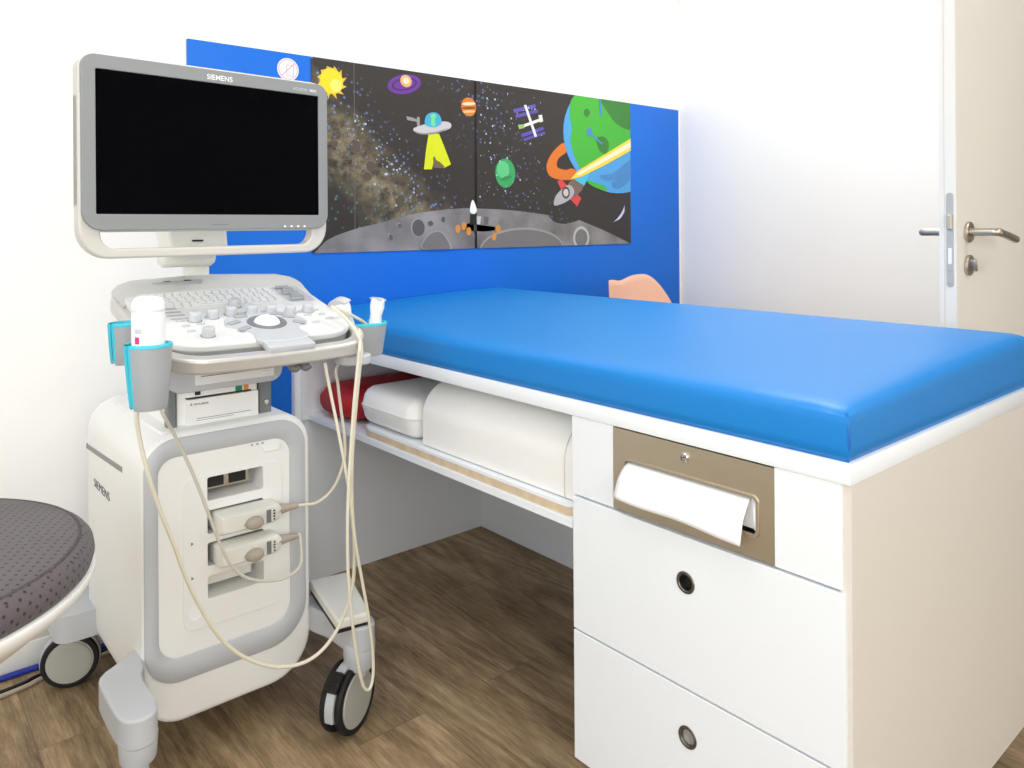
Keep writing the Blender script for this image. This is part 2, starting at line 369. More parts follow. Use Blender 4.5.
def lever(sgn, y0):
    """sgn -1 towards the camera side"""
    R = Matrix.Translation((hx, y0, hz)) @ Matrix.Rotation(-sgn * PI / 2, 4, 'X')
    o = MB().lathe([(0, 0), (.0255, 0), (.026, .002), (.026, .007), (.024, .009), (0, .009)], 36, R).build('rosette', STEEL, door)
    h = MB(); y1 = y0 + sgn * .068
    h.tube([(hx, y0 + sgn * .008, hz), (hx, y1 - sgn * .02, hz), (hx + .001, y1 - sgn * .005, hz), (hx + .010, y1, hz - .001), (hx + .06, y1, hz - (.008 if sgn < 0 else .001)), (hx + .128, y1, hz - (.020 if sgn < 0 else .002))], .0098, 16, 6)
    h.build('lever_handle', STEEL, door)
lever(-1, dy); lever(1, dy + .040)
kz = at(968.5, 265, 'y', dy).z
R = Matrix.Translation((hx, dy, kz)) @ Matrix.Rotation(PI / 2, 4, 'X')
MB().lathe([(0, 0), (.0255, 0), (.026, .002), (.026, .007), (.024, .009), (.0, .009)], 36, R).box(-.004, .004, -.016, .016, .008, .022, .003, M=R @ Matrix.Rotation(.3, 4, 'Z')).build('privacy_turn', STEEL, door)

# ------------------------------------------------------------------ blue wall panel and space mural
PYF = 2.361
panel = MB().box(.762, 3.10, PYF, WY, .02, 1.709, .0015).build('wall_panel', BLUEP)
tag(panel, 'large blue panel on the back wall behind the couch, carrying the space picture', 'wall panel')
def starmat():
    M = bpy.data.materials.new('night_sky_print'); M.use_nodes = True; nt = M.node_tree; L = nt.links.new; b = nt.nodes['Principled BSDF']
    tc = nt.nodes.new('ShaderNodeTexCoord'); N = nt.nodes.new
    def dist_band(p0, p1, w):   # 1 on the segment line, falling off over w  (x,z print coordinates)
        sep = N('ShaderNodeSeparateXYZ'); L(tc.outputs['Object'], sep.inputs[0])
        dx_, dz_ = p1[0] - p0[0], p1[1] - p0[1]; l = math.hypot(dx_, dz_); nx, nz = -dz_ / l, dx_ / l
        a = N('ShaderNodeMath'); a.operation = 'MULTIPLY_ADD'; L(sep.outputs[0], a.inputs[0]); a.inputs[1].default_value = nx; a.inputs[2].default_value = -(p0[0] * nx + p0[1] * nz)
        c = N('ShaderNodeMath'); c.operation = 'MULTIPLY_ADD'; L(sep.outputs[2], c.inputs[0]); c.inputs[1].default_value = nz; L(a.outputs[0], c.inputs[2])
        nz_ = N('ShaderNodeTexNoise'); nz_.inputs['Scale'].default_value = 9; nz_.inputs['Detail'].default_value = 5; L(tc.outputs['Object'], nz_.inputs['Vector'])
        d = N('ShaderNodeMath'); d.operation = 'MULTIPLY_ADD'; L(nz_.outputs['Fac'], d.inputs[0]); d.inputs[1].default_value = .16; d.inputs[2].default_value = -.08
        e = N('ShaderNodeMath'); e.operation = 'ADD'; L(c.outputs[0], e.inputs[0]); L(d.outputs[0], e.inputs[1])
        f = N('ShaderNodeMath'); f.operation = 'ABSOLUTE'; L(e.outputs[0], f.inputs[0])
        g = N('ShaderNodeMapRange'); L(f.outputs[0], g.inputs[0]); g.inputs[1].default_value = 0; g.inputs[2].default_value = w; g.inputs[3].default_value = 1; g.inputs[4].default_value = 0
        return g.outputs[0]
    def mixc(a, bcol, fac):
        x = N('ShaderNodeMix'); x.data_type = 'RGBA'; x.inputs[7].default_value = bcol
        if a is not None: L(a, x.inputs[6])
        else: x.inputs[6].default_value = rgb(50, 44, 40)
        L(fac, x.inputs[0]); return x.outputs[2]
    def mul(a, bb):
        x = N('ShaderNodeMath'); x.operation = 'MULTIPLY'; L(a, x.inputs[0])
        if hasattr(bb, 'node'): L(bb, x.inputs[1])
        else: x.inputs[1].default_value = bb
        return x.outputs[0]
    def P(u, v): q = at(u, v, 'y', PYF); return (q.x, q.z)
    b1 = dist_band(P(318, 128), P(408, 212), .14); b2 = dist_band(P(350, 120), P(425, 200), .15); b3 = dist_band(P(305, 190), P(400, 240), .2)
    n = N('ShaderNodeTexNoise'); n.inputs['Scale'].default_value = 26; n.inputs['Detail'].default_value = 6; n.inputs['Roughness'].default_value = .7; L(tc.outputs['Object'], n.inputs['Vector'])
    nr = N('ShaderNodeMapRange'); L(n.outputs['Fac'], nr.inputs[0]); nr.inputs[1].default_value = .35; nr.inputs[2].default_value = .7
    c = mixc(None, rgb(172, 156, 120), mul(mul(b1, nr.outputs[0]), .95))
    st = N('ShaderNodeTexVoronoi'); st.inputs['Scale'].default_value = 48; L(tc.outputs['Object'], st.inputs['Vector'])
    sr = N('ShaderNodeMapRange'); L(st.outputs['Distance'], sr.inputs[0]); sr.inputs[1].default_value = .1; sr.inputs[2].default_value = .3; sr.inputs[3].default_value = 1; sr.inputs[4].default_value = 0
    c = mixc(c, rgb(120, 150, 215), mul(mul(b2, sr.outputs[0]), .9)); c = mixc(c, rgb(60, 160, 160), mul(mul(b3, sr.outputs[0]), .6))
    c4 = dist_band(P(488, 120), P(520, 190), .22)
    c = mixc(c, rgb(110, 130, 190), mul(mul(c4, sr.outputs[0]), .75))
    L(c, b.inputs['Base Color']); b.inputs['Roughness'].default_value = .35; b.inputs['Specular IOR Level'].default_value = .4
    return M
NIGHT = starmat()
MOON = mat('moon_print', (128, 124, 124), .4, var=.2, vscale=7)
def flat(name, c): return mat(name, c, .4)
POS = MB(); Y0p, Y1p = PYF - .004, PYF
px0, px1, pz0, pz1 = 1.1545, 2.735, 1.062, 1.709
xs1, xs2 = at(354, 150, 'y', PYF).x, 1.832
posters = []
for i, (a, bb) in enumerate(((px0, xs1 - .0012), (xs1 + .0012, xs2 - .006), (xs2 + .006, px1))):
    o = MB().box(a, bb, Y0p, Y1p, pz0, pz1 - .001).build('space_poster', NIGHT, panel, smooth=False); posters.append(o)
MB().box(xs1 - .0012, xs1 + .0012, PYF - .0038, PYF, pz0, pz1 - .001).build('joint_line', flat('joint_print', (104, 98, 92)), panel, smooth=False)
MB().box(xs2 - .006, xs2 + .006, PYF - .0015, PYF, pz0, pz1 - .001).build('joint_strip', BLACK, panel, smooth=False)
class Motif:
    """printed picture piece: thin flat shapes on the poster, in print coordinates x,z"""
    def __init__(s): s.mb = MB(); s.mats = []; s.y = Y0p
    def add(s, loop, material):
        s.y -= .00025
        if material not in s.mats: s.mats.append(material)
        s.mb.mi = s.mats.index(material)
        lp = clip(loop)
        if len(lp) > 2: s.mb.prism(lp, s.y, s.y + .0002, 'y')
        return s
    def done(s, name, i):
        return s.mb.build(name, s.mats, posters[i], smooth=False)
def clip(lp):
    lim = (px0, px1, pz0, pz1 - .001)
    for k, (ax, val, sg) in enumerate(((0, lim[0], 1), (0, lim[1], -1), (1, lim[2], 1), (1, lim[3], -1))):
        out = []
        for i in range(len(lp)):
            p, q = lp[i], lp[(i + 1) % len(lp)]; dp, dq = (p[ax] - val) * sg, (q[ax] - val) * sg
            if dp >= 0: out.append(p)
            if (dp >= 0) != (dq >= 0):
                t = dp / (dp - dq); out.append((p[0] + (q[0] - p[0]) * t, p[1] + (q[1] - p[1]) * t))
        lp = out
        if not lp: return []
    return lp
def W(u, v): q = at(u, v, 'y', PYF - .004); return (q.x, q.z)
def WP(*pts): return [W(u, v) for u, v in pts]
def Z2(*pts): return [W(300 + x / 3.655, 50 + y / 3.655) for x, y in pts]
def Z3(*pts): return [W(450 + x / 3.3375, 80 + y / 3.3375) for x, y in pts]
def smoothloop(p, k=5):
    P = [Vector((a, b, 0)) for a, b in p]; n = len(P); out = []
    for i in range(n):
        a, b, c, d = P[i - 1], P[i], P[(i + 1) % n], P[(i + 2) % n]
        for j in range(k):
            t = j / k; q = .5 * ((2 * b) + (c - a) * t + (2 * a - 5 * b + 4 * c - d) * t * t + (3 * b - a - 3 * c + d) * t ** 3); out.append((q.x, q.y))
    return out
# moon ground
def arc(p, k=6): return [(q.x, q.y) for q in catmull([(a, b, 0) for a, b in p], k)]
left_top = arc(Z2((50, 745), (105, 692), (200, 655), (300, 630), (430, 596), (560, 581), (632, 578)))
ml = Motif().add([q for q in left_top] + [(xs2 - .006, pz0), W(316, 253.4)], MOON)
CRM = flat('crater_rim_print', (152, 149, 149)); CRF = flat('crater_print', (88, 86, 88)); CRL = flat('crater_floor_print', (116, 113, 113))
for c, rx, rz, rot in (((430, 648), .030, .034, 0), ((474, 632), .014, .011, 0), ((360, 640), .009, .008, 0), ((520, 617), .010, .012, 0), ((328, 682), .008, .012, .4)):
    x, z = Z2(c)[0]; ml.add(ell(x, z, rx, rz, 22, rot), CRM).add(ell(x + .003, z - .002, rx * .9, rz * .9, 22, rot), CRF)
ml.add(smoothloop(Z2((440, 722), (452, 690), (480, 664), (515, 662), (540, 690), (552, 728), (500, 734))), CRM).add(smoothloop(Z2((446, 722), (457, 693), (482, 669), (512, 667), (534, 692), (545, 727), (500, 732))), CRL)
ml.done('moon_ground', 1)
rt = arc(Z3((88, 429), (170, 432), (250, 440), (328, 451))) + arc(Z3((332, 458), (350, 474), (385, 480), (425, 470))) + arc(Z3((430, 467), (520, 505), (602, 546)))
mr = Motif().add([(xs2 + .006, pz0)] + [q for q in rt] + [(px1, pz0)], MOON)
x, z = Z3((438, 527))[0]; mr.add(ell(x, z, .050, .050), flat('crater_light_print', (186, 183, 183))).add(ell(x, z, .038, .038), CRL)
x, z = Z3((245, 562))[0]; mr.add(ell(x, z, .225, .085, 30), CRM).add(ell(x, z - .007, .222, .083, 30), CRL)
mr.done('moon_ground', 2)
# sun
sx, sz = Z2((115, 115))[0]; R0 = .042
sun = Motif(); pts = []
for i in range(36):
    a = 2 * PI * i / 36; r = R0 * (1.0, 1.34, 1.12)[i % 3] * (1 + .08 * math.sin(i * 2.3)); pts.append((sx + r * math.cos(a + (.16 if i % 3 == 1 else 0)), sz + r * math.sin(a + (.16 if i % 3 == 1 else 0))))
sun.add(pts, flat('sun_ray_print', (232, 190, 50))).add(ell(sx, sz, R0 * .98, R0 * .98), flat('sun_print', (250, 215, 20))).add(ell(sx + .016, sz - .012, R0 * .5, R0 * .5), flat('sun_core_print', (255, 240, 110)))
sun.done('sun_picture', 0)
# spiral galaxy
gx, gz = Z2((382, 125))[0]
Motif().add(ell(gx, gz, .072, .034, 28, .25), flat('galaxy_print', (104, 40, 150))).add(ell(gx, gz, .055, .022, 28, .25), flat('galaxy_arm_print', (58, 34, 76))).add(ell(gx, gz, .046, .017, 28, .25), flat('galaxy_print', (0, 0, 0))).add(ell(gx + .006, gz + .012, .024, .022), flat('galaxy_core_print', (240, 170, 110))).add(ell(gx + .006, gz + .013, .013, .012), flat('galaxy_heart_print', (255, 225, 180))).done('galaxy_picture', 1)
# flying saucer with light beam
u = Motif()
YEL = flat('beam_print', (214, 222, 10)); SAU = flat('saucer_print', (198, 194, 194)); 
u.add(Z2((470, 306), (508, 306), (532, 366), (552, 418), (527, 431), (505, 428), (490, 400), (482, 436), (453, 436), (460, 370)), YEL)
u.add(Z2((486, 392), (493, 390), (497, 402), (512, 410), (530, 428), (515, 432), (488, 430)), flat('figure_print', (110, 90, 60)))
u.add(Z2((388, 242), (412, 247), (426, 254), (428, 244), (437, 246), (438, 286), (430, 288), (426, 262), (392, 256)), flat('pipe_print', (150, 146, 146)))
u.add(smoothloop(Z2((413, 290), (440, 276), (490, 264), (535, 262), (552, 272), (545, 288), (500, 302), (440, 308))), SAU)
u.add(smoothloop(Z2((418, 297), (450, 304), (500, 298), (544, 284), (500, 305), (445, 309))), flat('saucer_shade_print', (140, 136, 138)))
u.add(smoothloop(Z2((456, 272), (460, 242), (476, 230), (498, 230), (514, 248), (514, 272), (485, 283))), flat('dome_print', (60, 170, 205)))
u.add(smoothloop(Z2((478, 272), (479, 252), (475, 240), (487, 233), (497, 240), (492, 255), (494, 275), (486, 278))), flat('alien_print', (110, 215, 150)))
u.done('flying_saucer_picture', 1)
# orange planet
ox, oz = Z2((617, 208))[0]; p = Motif().add(ell(ox, oz, .036, .036), flat('orange_planet_print', (214, 120, 30)))
for t, hgt, cc in ((.012, .006, (250, 215, 170)), (-.004, .005, (130, 66, 20)), (-.018, .005, (245, 190, 120))):
    w = math.sqrt(.036 ** 2 - t * t) * .96; p.add(ell(ox, oz + t, w, hgt, 18, .12), flat('stripe_print_%d' % cc[0], cc))
p.done('orange_planet_picture', 1)
# rover
rv = Motif()
rv.add(Z3((60, 478), (150, 490), (150, 502), (118, 506), (40, 502)), flat('rover_print', (56, 54, 54)))
rv.add(Z3((112, 455), (130, 458), (126, 482), (115, 482)), flat('rover_mast_print', (92, 92, 92))).add(Z3((88, 455), (104, 455), (100, 482), (90, 482)), flat('rover_dish_print', (198, 198, 190)))
for c in ((26, 497), (46, 488), (62, 505), (160, 497), (146, 522)):
    x, z = Z3(c)[0]; rv.add(ell(x, z, .012, .016, 16), flat('rover_wheel_print', (212, 140, 60)))
rv.add(smoothloop(Z3((66, 440), (68, 415), (75, 400), (84, 418), (88, 436), (80, 447))), TEXTW).add(Z3((66, 448), (88, 448), (88, 482), (66, 482)), BLACK)
rv.done('rover_picture', 2)
# green planet
gx, gz = Z3((185, 311))[0]
Motif().add(ell(gx, gz, .052, .058), flat('green_planet_print', (52, 160, 92))).add(ell(gx - .012, gz + .014, .032, .034), flat('green_planet_light_print', (92, 196, 128))).add(ell(gx + .004, gz - .02, .03, .008, 18, .3), flat('green_planet_shade_print', (40, 136, 76))).done('green_planet_picture', 2)
# space station
s = Motif(); PUR = flat('solar_print', (88, 76, 170)); WHT = flat('truss_print', (226, 226, 220))
for pts in (((210, 98), (284, 80), (287, 92), (214, 110)), ((217, 116), (292, 98), (294, 108), (221, 127)), ((236, 180), (310, 156), (313, 166), (240, 192)), ((243, 196), (316, 172), (318, 180), (248, 204))): s.add(Z3(*pts), PUR)
s.add(Z3((246, 84), (254, 83), (290, 188), (282, 191)), WHT).add(Z3((228, 154), (300, 128), (304, 137), (232, 163)), WHT).add(Z3((294, 118), (306, 116), (310, 138), (300, 142)), WHT).add(Z3((226, 150), (246, 148), (248, 160), (230, 164)), flat('module_print', (150, 190, 110)))
s.done('space_station_picture', 2)
# big green and blue planet with ring
ex, ez = Z3((556, 190))[0]; erx = ex - Z3((378, 190))[0][0]; erz = ez - Z3((556, 378))[0][1]
e = Motif()
e.add(smoothloop(Z3((378, 210), (340, 245), (322, 290), (340, 325), (400, 334), (440, 318), (410, 296), (385, 300), (358, 290), (362, 262), (392, 236))), flat('ring_print', (222, 116, 30)))
e.add(ell(ex, ez, erx, erz, 48), flat('ocean_print', (76, 160, 222)))
GRN = flat('land_print', (66, 176, 48)); DGR = flat('land_shade_print', (52, 124, 44)); OCD = flat('ocean_shade_print', (70, 134, 196))
e.add(smoothloop(Z3((408, 60), (450, 40), (560, 20), (640, 60), (640, 190), (560, 250), (500, 290), (446, 303), (418, 262), (402, 205), (406, 160), (398, 112))), GRN)
e.add(smoothloop(Z3((490, 40), (560, 60), (610, 60), (610, 160), (560, 150), (520, 100))), DGR).add(smoothloop(Z3((488, 195), (515, 190), (530, 215), (520, 245), (498, 235))), DGR).add(smoothloop(Z3((448, 100), (460, 96), (466, 112), (455, 125), (447, 115))), DGR)
e.add(smoothloop(Z3((455, 168), (468, 160), (474, 178), (460, 188))), OCD)
e.add(Z3((470, 178), (508, 212), (506, 216), (467, 183)), OCD).add(Z3((496, 60), (502, 60), (506, 120), (500, 118)), OCD)
e.add(smoothloop(Z3((500, 318), (545, 312), (600, 268), (620, 280), (600, 330), (560, 362), (540, 345), (560, 330), (520, 335))), OCD)
e.add(smoothloop(Z3((455, 335), (490, 345), (520, 358), (515, 370), (470, 352))), GRN)
e.add(Z3((400, 332), (425, 303), (602, 195), (602, 236), (520, 282), (440, 322)), flat('ring_glow_print', (244, 214, 70))).add(Z3((420, 314), (602, 205), (602, 224), (500, 280), (430, 318)), flat('ring_white_print', (248, 232, 196)))
e.done('ringed_planet_picture', 2)
# rocket
r = Motif(); REDP = flat('fin_print', (216, 66, 66))
r.add(Z3((358, 338), (372, 332), (396, 356), (376, 376)), REDP).add(Z3((396, 392), (416, 374), (438, 394), (424, 422)), REDP)
r.add(smoothloop(Z3((412, 336), (430, 312), (462, 306), (456, 336), (436, 362))), flat('flame_print', (70, 190, 226)))
r.add(Z3((384, 368), (398, 340), (412, 330), (446, 352), (440, 368), (420, 388), (400, 398)), flat('rocket_body_print', (120, 96, 84)))
r.add(smoothloop(Z3((347, 418), (352, 388), (374, 364), (398, 350), (414, 370), (404, 394), (376, 412))), flat('rocket_nose_print', (176, 174, 178)))
x, z = Z3((386, 376))[0]; r.add(ell(x, z, .024, .026, 18), flat('porthole_print', (74, 70, 76))).add(ell(x, z, .015, .016, 18), flat('porthole_glass_print', (206, 200, 190)))
r.done('rocket_picture', 2)
Motif().add(arc(Z3((583, 418), (574, 440), (560, 460), (544, 476))) + arc(Z3((546, 474), (568, 462), (582, 440))), flat('crescent_print', (206, 200, 236))).done('crescent_picture', 2)
ast = Motif()
for c, s_ in (((200, 352), .026), ((258, 425), .022), ((246, 462), .018), ((368, 552), .024), ((308, 590), .014), ((125, 345), .014), ((312, 512), .01), ((270, 385), .008), ((160, 390), .008), ((350, 585), .012)):
    x, z = Z2(c)[0]; ast.add([(x + s_ * (.75 + .35 * random.random()) * math.cos(2 * PI * k / 9), z + s_ * (.75 + .35 * random.random()) * math.sin(2 * PI * k / 9)) for k in range(9)], flat('asteroid_print', (84, 74, 62)))
ast.done('asteroid_picture', 1)
stars = Motif()
for k in range(60):
    x, z = Z3((random.uniform(95, 300), random.uniform(40, 400)))[0]; s_ = random.choice((.0018, .0024, .004)); stars.add(ell(x, z, s_, s_, 6), flat('star_print', (190, 205, 225)))
stars.mb.build('star_picture', stars.mats, posters[2], smooth=False)
stars = Motif()
for k in range(60):
    t = random.random(); x, z = Z2((170 + 240 * t + random.gauss(0, 30), 260 + 260 * t + random.gauss(0, 45)))[0]; s_ = random.choice((.0016, .0022, .004)); stars.add(ell(x, z, s_, s_, 6), flat('star_print', (190, 205, 225)))
stars.mb.build('star_picture', stars.mats, posters[1], smooth=False)
# sticker
cx, cz = W(288.5, 69.3)
stk = thing('round_sticker', 'round white sticker with a pink ring and slash at top left of the blue panel', 'sticker', (cx, PYF, cz))
MB().prism(ell(cx, cz, .0365, .0365, 40), PYF - .0006, PYF, 'y').build('sticker_disc', flat('sticker_white', (236, 236, 240)), stk, smooth=False)
PK = flat('sticker_pink', (222, 160, 168))
MB().prism(ell(cx, cz, .0325, .0325, 40), PYF - .0009, PYF - .0006, 'y', (ell(cx, cz, .0300, .0300, 40),)).build('ring', PK, stk, smooth=False)
MB().prism([(cx - .0220, cz - .0200), (cx - .0200, cz - .0220), (cx + .0220, cz + .0200), (cx + .0200, cz + .0220)], PYF - .0009, PYF - .0006, 'y').build('slash', PK, stk, smooth=False)
MB().prism(rrect(cx - .006, cx + .02, cz - .022, cz + .016, .004), PYF - .0008, PYF - .0006, 'y', (rrect(cx - .003, cx + .017, cz - .019, cz + .013, .003),)).build('pictogram', flat('sticker_grey', (200, 196, 200)), stk, smooth=False)

# ------------------------------------------------------------------ examination couch
X0, X1, YA, YB = 1.114, 1.95, .543, 2.358
ST, SB = .795, .763
couch = thing('examination_couch', 'white laminate examination couch with drawers, open shelf and knee space', 'examination couch', (1.5, 1.4, 0))
MB().box(X0, X1, YA, YB, SB, ST, .0015).build('couch_top', LAM, couch)
MB().box(X0 + .006, X1 - .02, YA + .002, YA + .020, .085, SB).build('end_panel', LAMB, couch, bevel=.001)
MB().box(1.078, X1 - .02, 2.334, YB, 0.0, SB).box(1.096, 1.118, 2.322, 2.334, .53, SB).build('head_panel', LAM, couch, bevel=.001)
MB().box(1.829, 1.847, 1.124, 2.334, 0, .53).build('modesty_panel', LAM, couch, bevel=.001)
MB().box(1.75, 1.768, 1.124, 2.334, .548, SB).build('shelf_back', LAM, couch)
MB().box(X0 + .004, 1.829, 1.124, 2.334, .530, .548).build('shelf', LAM, couch, bevel=.001)
car = MB().box(1.134, 1.88, 1.104, 1.124, .075, SB).box(1.134, 1.88, YA + .02, YA + .032, .075, SB).box(1.134, 1.88, .56, 1.12, .075, .093).box(1.86, 1.88, .56, 1.12, .075, SB).box(1.134, 1.86, .56, 1.12, .590, .604)
car.build('cabinet_carcass', LAM, couch)
MB().box(1.22, 1.84, .62, 1.05, 0, .076).build('plinth', BLACK, couch)
# upper fixed front with the opening for the dispenser
oy0, oy1, oz0, oz1 = .668, 1.010, .606, .7605
for a_, b_ in ((.558, oy0), (oy1, 1.122)): MB().box(1.116, 1.133, a_, b_, .604, .7625).build('upper_front', LAM, couch, bevel=.001)
sl = rrect(.700, .979, .645, .703, .008)
dp = MB().prism([(oy0, oz0), (oy1, oz0), (oy1, oz1), (oy0, oz1)], 1.1155, 1.117, 'x', (sl,)).build('dispenser_plate', DSTEEL, couch, smooth=False)
MB().prism(rrect(.694, .985, .639, .709, .012), 1.1125, 1.1165, 'x', (rrect(.700, .979, .645, .703, .008),)).build('slot_rim', DSTEEL, dp, bevel=.0012)
MB().box(1.117, 1.30, .672, 1.006, .607, .612).box(1.117, 1.3, .672, .680, .61, .75).box(1.117, 1.3, .998, 1.006, .61, .75).box(1.29, 1.3, .672, 1.006, .61, .75).build('dispenser_tray', DSTEEL, dp)
R = Matrix.Translation((1.1155, .841, .7395)) @ Matrix.Rotation(-PI / 2, 4, 'Y')
lk = MB().lathe([(0, 0), (.0088, 0), (.0088, .003), (.0075, .0045), (.0055, .0045), (.0050, .003), (0, .003)], 28, R).build('cam_lock', CHROME, dp)
MB().box(-.0008, .0008, -.003, .003, .002, .0045, M=R @ Matrix.Rotation(.4, 4, 'Z')).build('keyhole', BLACK, lk)
def drawer(z0, z1, ring_y, ring_z, y0, y1, empty):
    ro = ell(ring_y, ring_z, .0165, .0165, 32)
    d = MB().prism([(y0, z0), (y1, z0), (y1, z1), (y0, z1)], 1.113, 1.131, 'x', (ro,)).build('drawer', LAM, couch, bevel=.0012, smooth=False)
    MB().box(1.131, 1.82, y0 + .02, y1 - .02, z0 + .02, z1 - .05).build('drawer_box', BLACK if empty else MGREY, d)
    Rm = Matrix.Translation((1.113, ring_y, ring_z)) @ Matrix.Rotation(-PI / 2, 4, 'Y')
    g = MB().lathe([(.0135, -.016), (.0135, .0005), (.0145, .0016), (.0185, .0016), (.0195, .0005), (.0195, 0), (.0165, 0), (.0165, -.016)], 40, Rm).build('finger_ring', RINGM, d)
    if empty: MB().lathe([(0, -.0155), (.0135, -.0155)], 24, Rm).build('hole_back', BLACK, g)
    else: MB().lathe([(0, -.006), (.0135, -.006), (.0135, -.0055)], 24, Rm).box(-.0135, .0135, -.001, .001, -.006, -.004, M=Rm).build('ring_cap', mat('grey_cap', (190, 192, 194), .3, .5), g)
    return d
drawer(.334, .600, .8395, .520, .553, 1.118, True)
drawer(.070, .330, .8375, .249, .553, 1.118, False)

# mattress
def mattress():
    x0, x1, y0, y1, z0 = X0 + .004, X1 - .004, YA + .004, YB - .004, ST
    nx, ny = 30, 60; mb = MB(); bm = mb.bm
    rows = []
    def ring(ins, zf):
        a0, a1, b0, b1 = x0 + ins, x1 - ins, y0 + ins, y1 - ins; pts = []
        n1, n2 = 24, 44
        for i in range(n2): pts.append((a0, b1 + (b0 - b1) * i / n2))
        for i in range(n1): pts.append((a0 + (a1 - a0) * i / n1, b0))
        for i in range(n2): pts.append((a1, b0 + (b1 - b0) * i / n2))
        for i in range(n1): pts.append((a1 + (a0 - a1) * i / n1, b1))
        g = lambda x: .74 + .30 * min(1, max(0, (x - x0) / (.8 * (x1 - x0)))) ** .8     # the padding is thicker towards the far side
        return [bm.verts.new((x, y, z0 + (zf(x, y) - z0) * g(x))) for x, y in pts]
    for ins, h in ((.004, 0), (-.002, .012), (-.003, .030), (-.002, .050)): rows.append(ring(ins, lambda x, y: z0 + h))
    for k in range(1, 19):
        a = (k / 18) * PI / 2; ex = 2 / 5.2
        rows.append(ring(-.002 + .150 * (1 - math.cos(a) ** ex if k < 18 else 1), lambda x, y: z0 + .050 + .062 * math.sin(a) ** ex))
    rows.append(ring(.30, lambda x, y: z0 + .116))
    for A, B in zip(rows, rows[1:]):
        n = len(A)
        for i in range(n): bm.faces.new((A[i], A[(i + 1) % n], B[(i + 1) % n], B[i]))
    bm.faces.new(rows[0][::-1]); bm.faces.new(rows[-1])
    return mb
mt = mattress().build('couch_mattress', VINYL, ang=60)
tag(mt, 'blue vinyl mattress lying on top of the white examination couch', 'mattress')
for cx_, cy_, sx_, sy_ in ((X0, YA, 1, 1), (X1, YA, -1, 1)):
    c0 = Vector((cx_ + sx_ * .0035, cy_ + sy_ * .0035, 0))
    MB().tube([(c0.x + sx_ * .004, c0.y + sy_ * .004, ST + .001), (c0.x - sx_ * .0005, c0.y - sy_ * .0005, ST + .02), (c0.x - sx_ * .001, c0.y - sy_ * .001, ST + .04), (c0.x + sx_ * .0015, c0.y + sy_ * .0015, ST + .060), (c0.x + sx_ * .006, c0.y + sy_ * .006, ST + .072)], .0022, 8, 5).build('corner_seam', SEAMB, mt)

# paper towel sheet in the slot
def towel():
    mb = MB(); nu, nv = 24, 12; rows = []
    top0, top1 = Vector((1.119, .976, .700)), Vector((1.119, .713, .700))
    for j in range(nv + 1):
        t = j / nv; row = []
        for i in range(nu + 1):
            s = i / nu
            y = .976 + (.713 - .976) * s; z = .7005
            yb, zb = .992 - .276 * s, .634 - .006 * s
            out = 1.119 - .017 * math.sin(min(t * 1.6, 1) * PI / 2) - .008 * t + .0015 * math.sin(s * 8 + t * 3) * t
            k_ = t ** 1.5 if s > .6 else t
            yy = y + (yb - y) * (t ** 1.6 * max(0, s) + t * (1 - s)); zz = z + (zb - z) * t + .003 * math.sin(t * PI)
            row.append(mb.bm.verts.new((out, yy, zz - .0012 * math.sin(s * 9) * t)))
        rows.append(row)
    for A, B in zip(rows, rows[1:]):
        for i in range(nu): mb.bm.faces.new((A[i], A[i + 1], B[i + 1], B[i]))
    # folded stack inside the slot
    return mb
tw = thing('paper_towel', 'white paper towel hanging out of the steel dispenser slot', 'paper towel', (1.118, .845, .66))
to = towel().build('loose_sheet', PAPER, tw)
so = to.modifiers.new('thick', 'SOLIDIFY'); so.thickness = .0006; so.offset = 0
stck = MB()
for k in range(3): stck.tube([(1.124 + .006 * k, .706 + .002 * k, .700), (1.118 + .006 * k, .704, .685), (1.117 + .005 * k, .703, .665), (1.122 + .004 * k, .704, .650)], .0035, 6, 5)
stck.box(1.124, 1.20, .706, .972, .648, .700, .004)
stck.build('folded_stack', PAPER, tw)

# cushions and board on the shelf
bd = MB(); lp = [(1.128, 1.14), (1.128, 1.14)]
lp = rrect(1.124, 1.62, 1.128, 2.015, (.03, .02, .02, .07), 10)
bd.prism(lp, .5483, .5665, 'z'); bd.mi = 1; bd.prism(rrect(1.1245, 1.6195, 1.1285, 2.0145, (.03, .02, .02, .07), 10), .5665, .5735, 'z')
bd = bd.build('plywood_board', [PLY, LAM], smooth=True)
tag(bd, 'rounded plywood board with white top lying on the couch shelf under the cushions', 'board')
def arch(x0, x1, z0, z1, ru, rl, n=10): return rrect(x0, x1, z0, z1, (rl, rl, ru[1], ru[0]), n)
bo = MB().prism(arch(1.140, 1.42, .5748, .735, (.085, .13), .006), 1.137, 1.704, 'y').build('bolster', CREAM, bevel=.010, bseg=3)
tag(bo, 'long white bolster cushion with domed top on the plywood board', 'cushion')
se = MB()
for yv in (1.168,):
    a = arch(1.1390, 1.4215, .5752, .7365, (.0865, .1315), .006); se.tube([(x, yv, z) for x, z in a] + [(a[0][0], yv, a[0][1])], .0012, 6, 1)
se.build('seam', mat('cream_seam', (216, 212, 202), .6), bo)
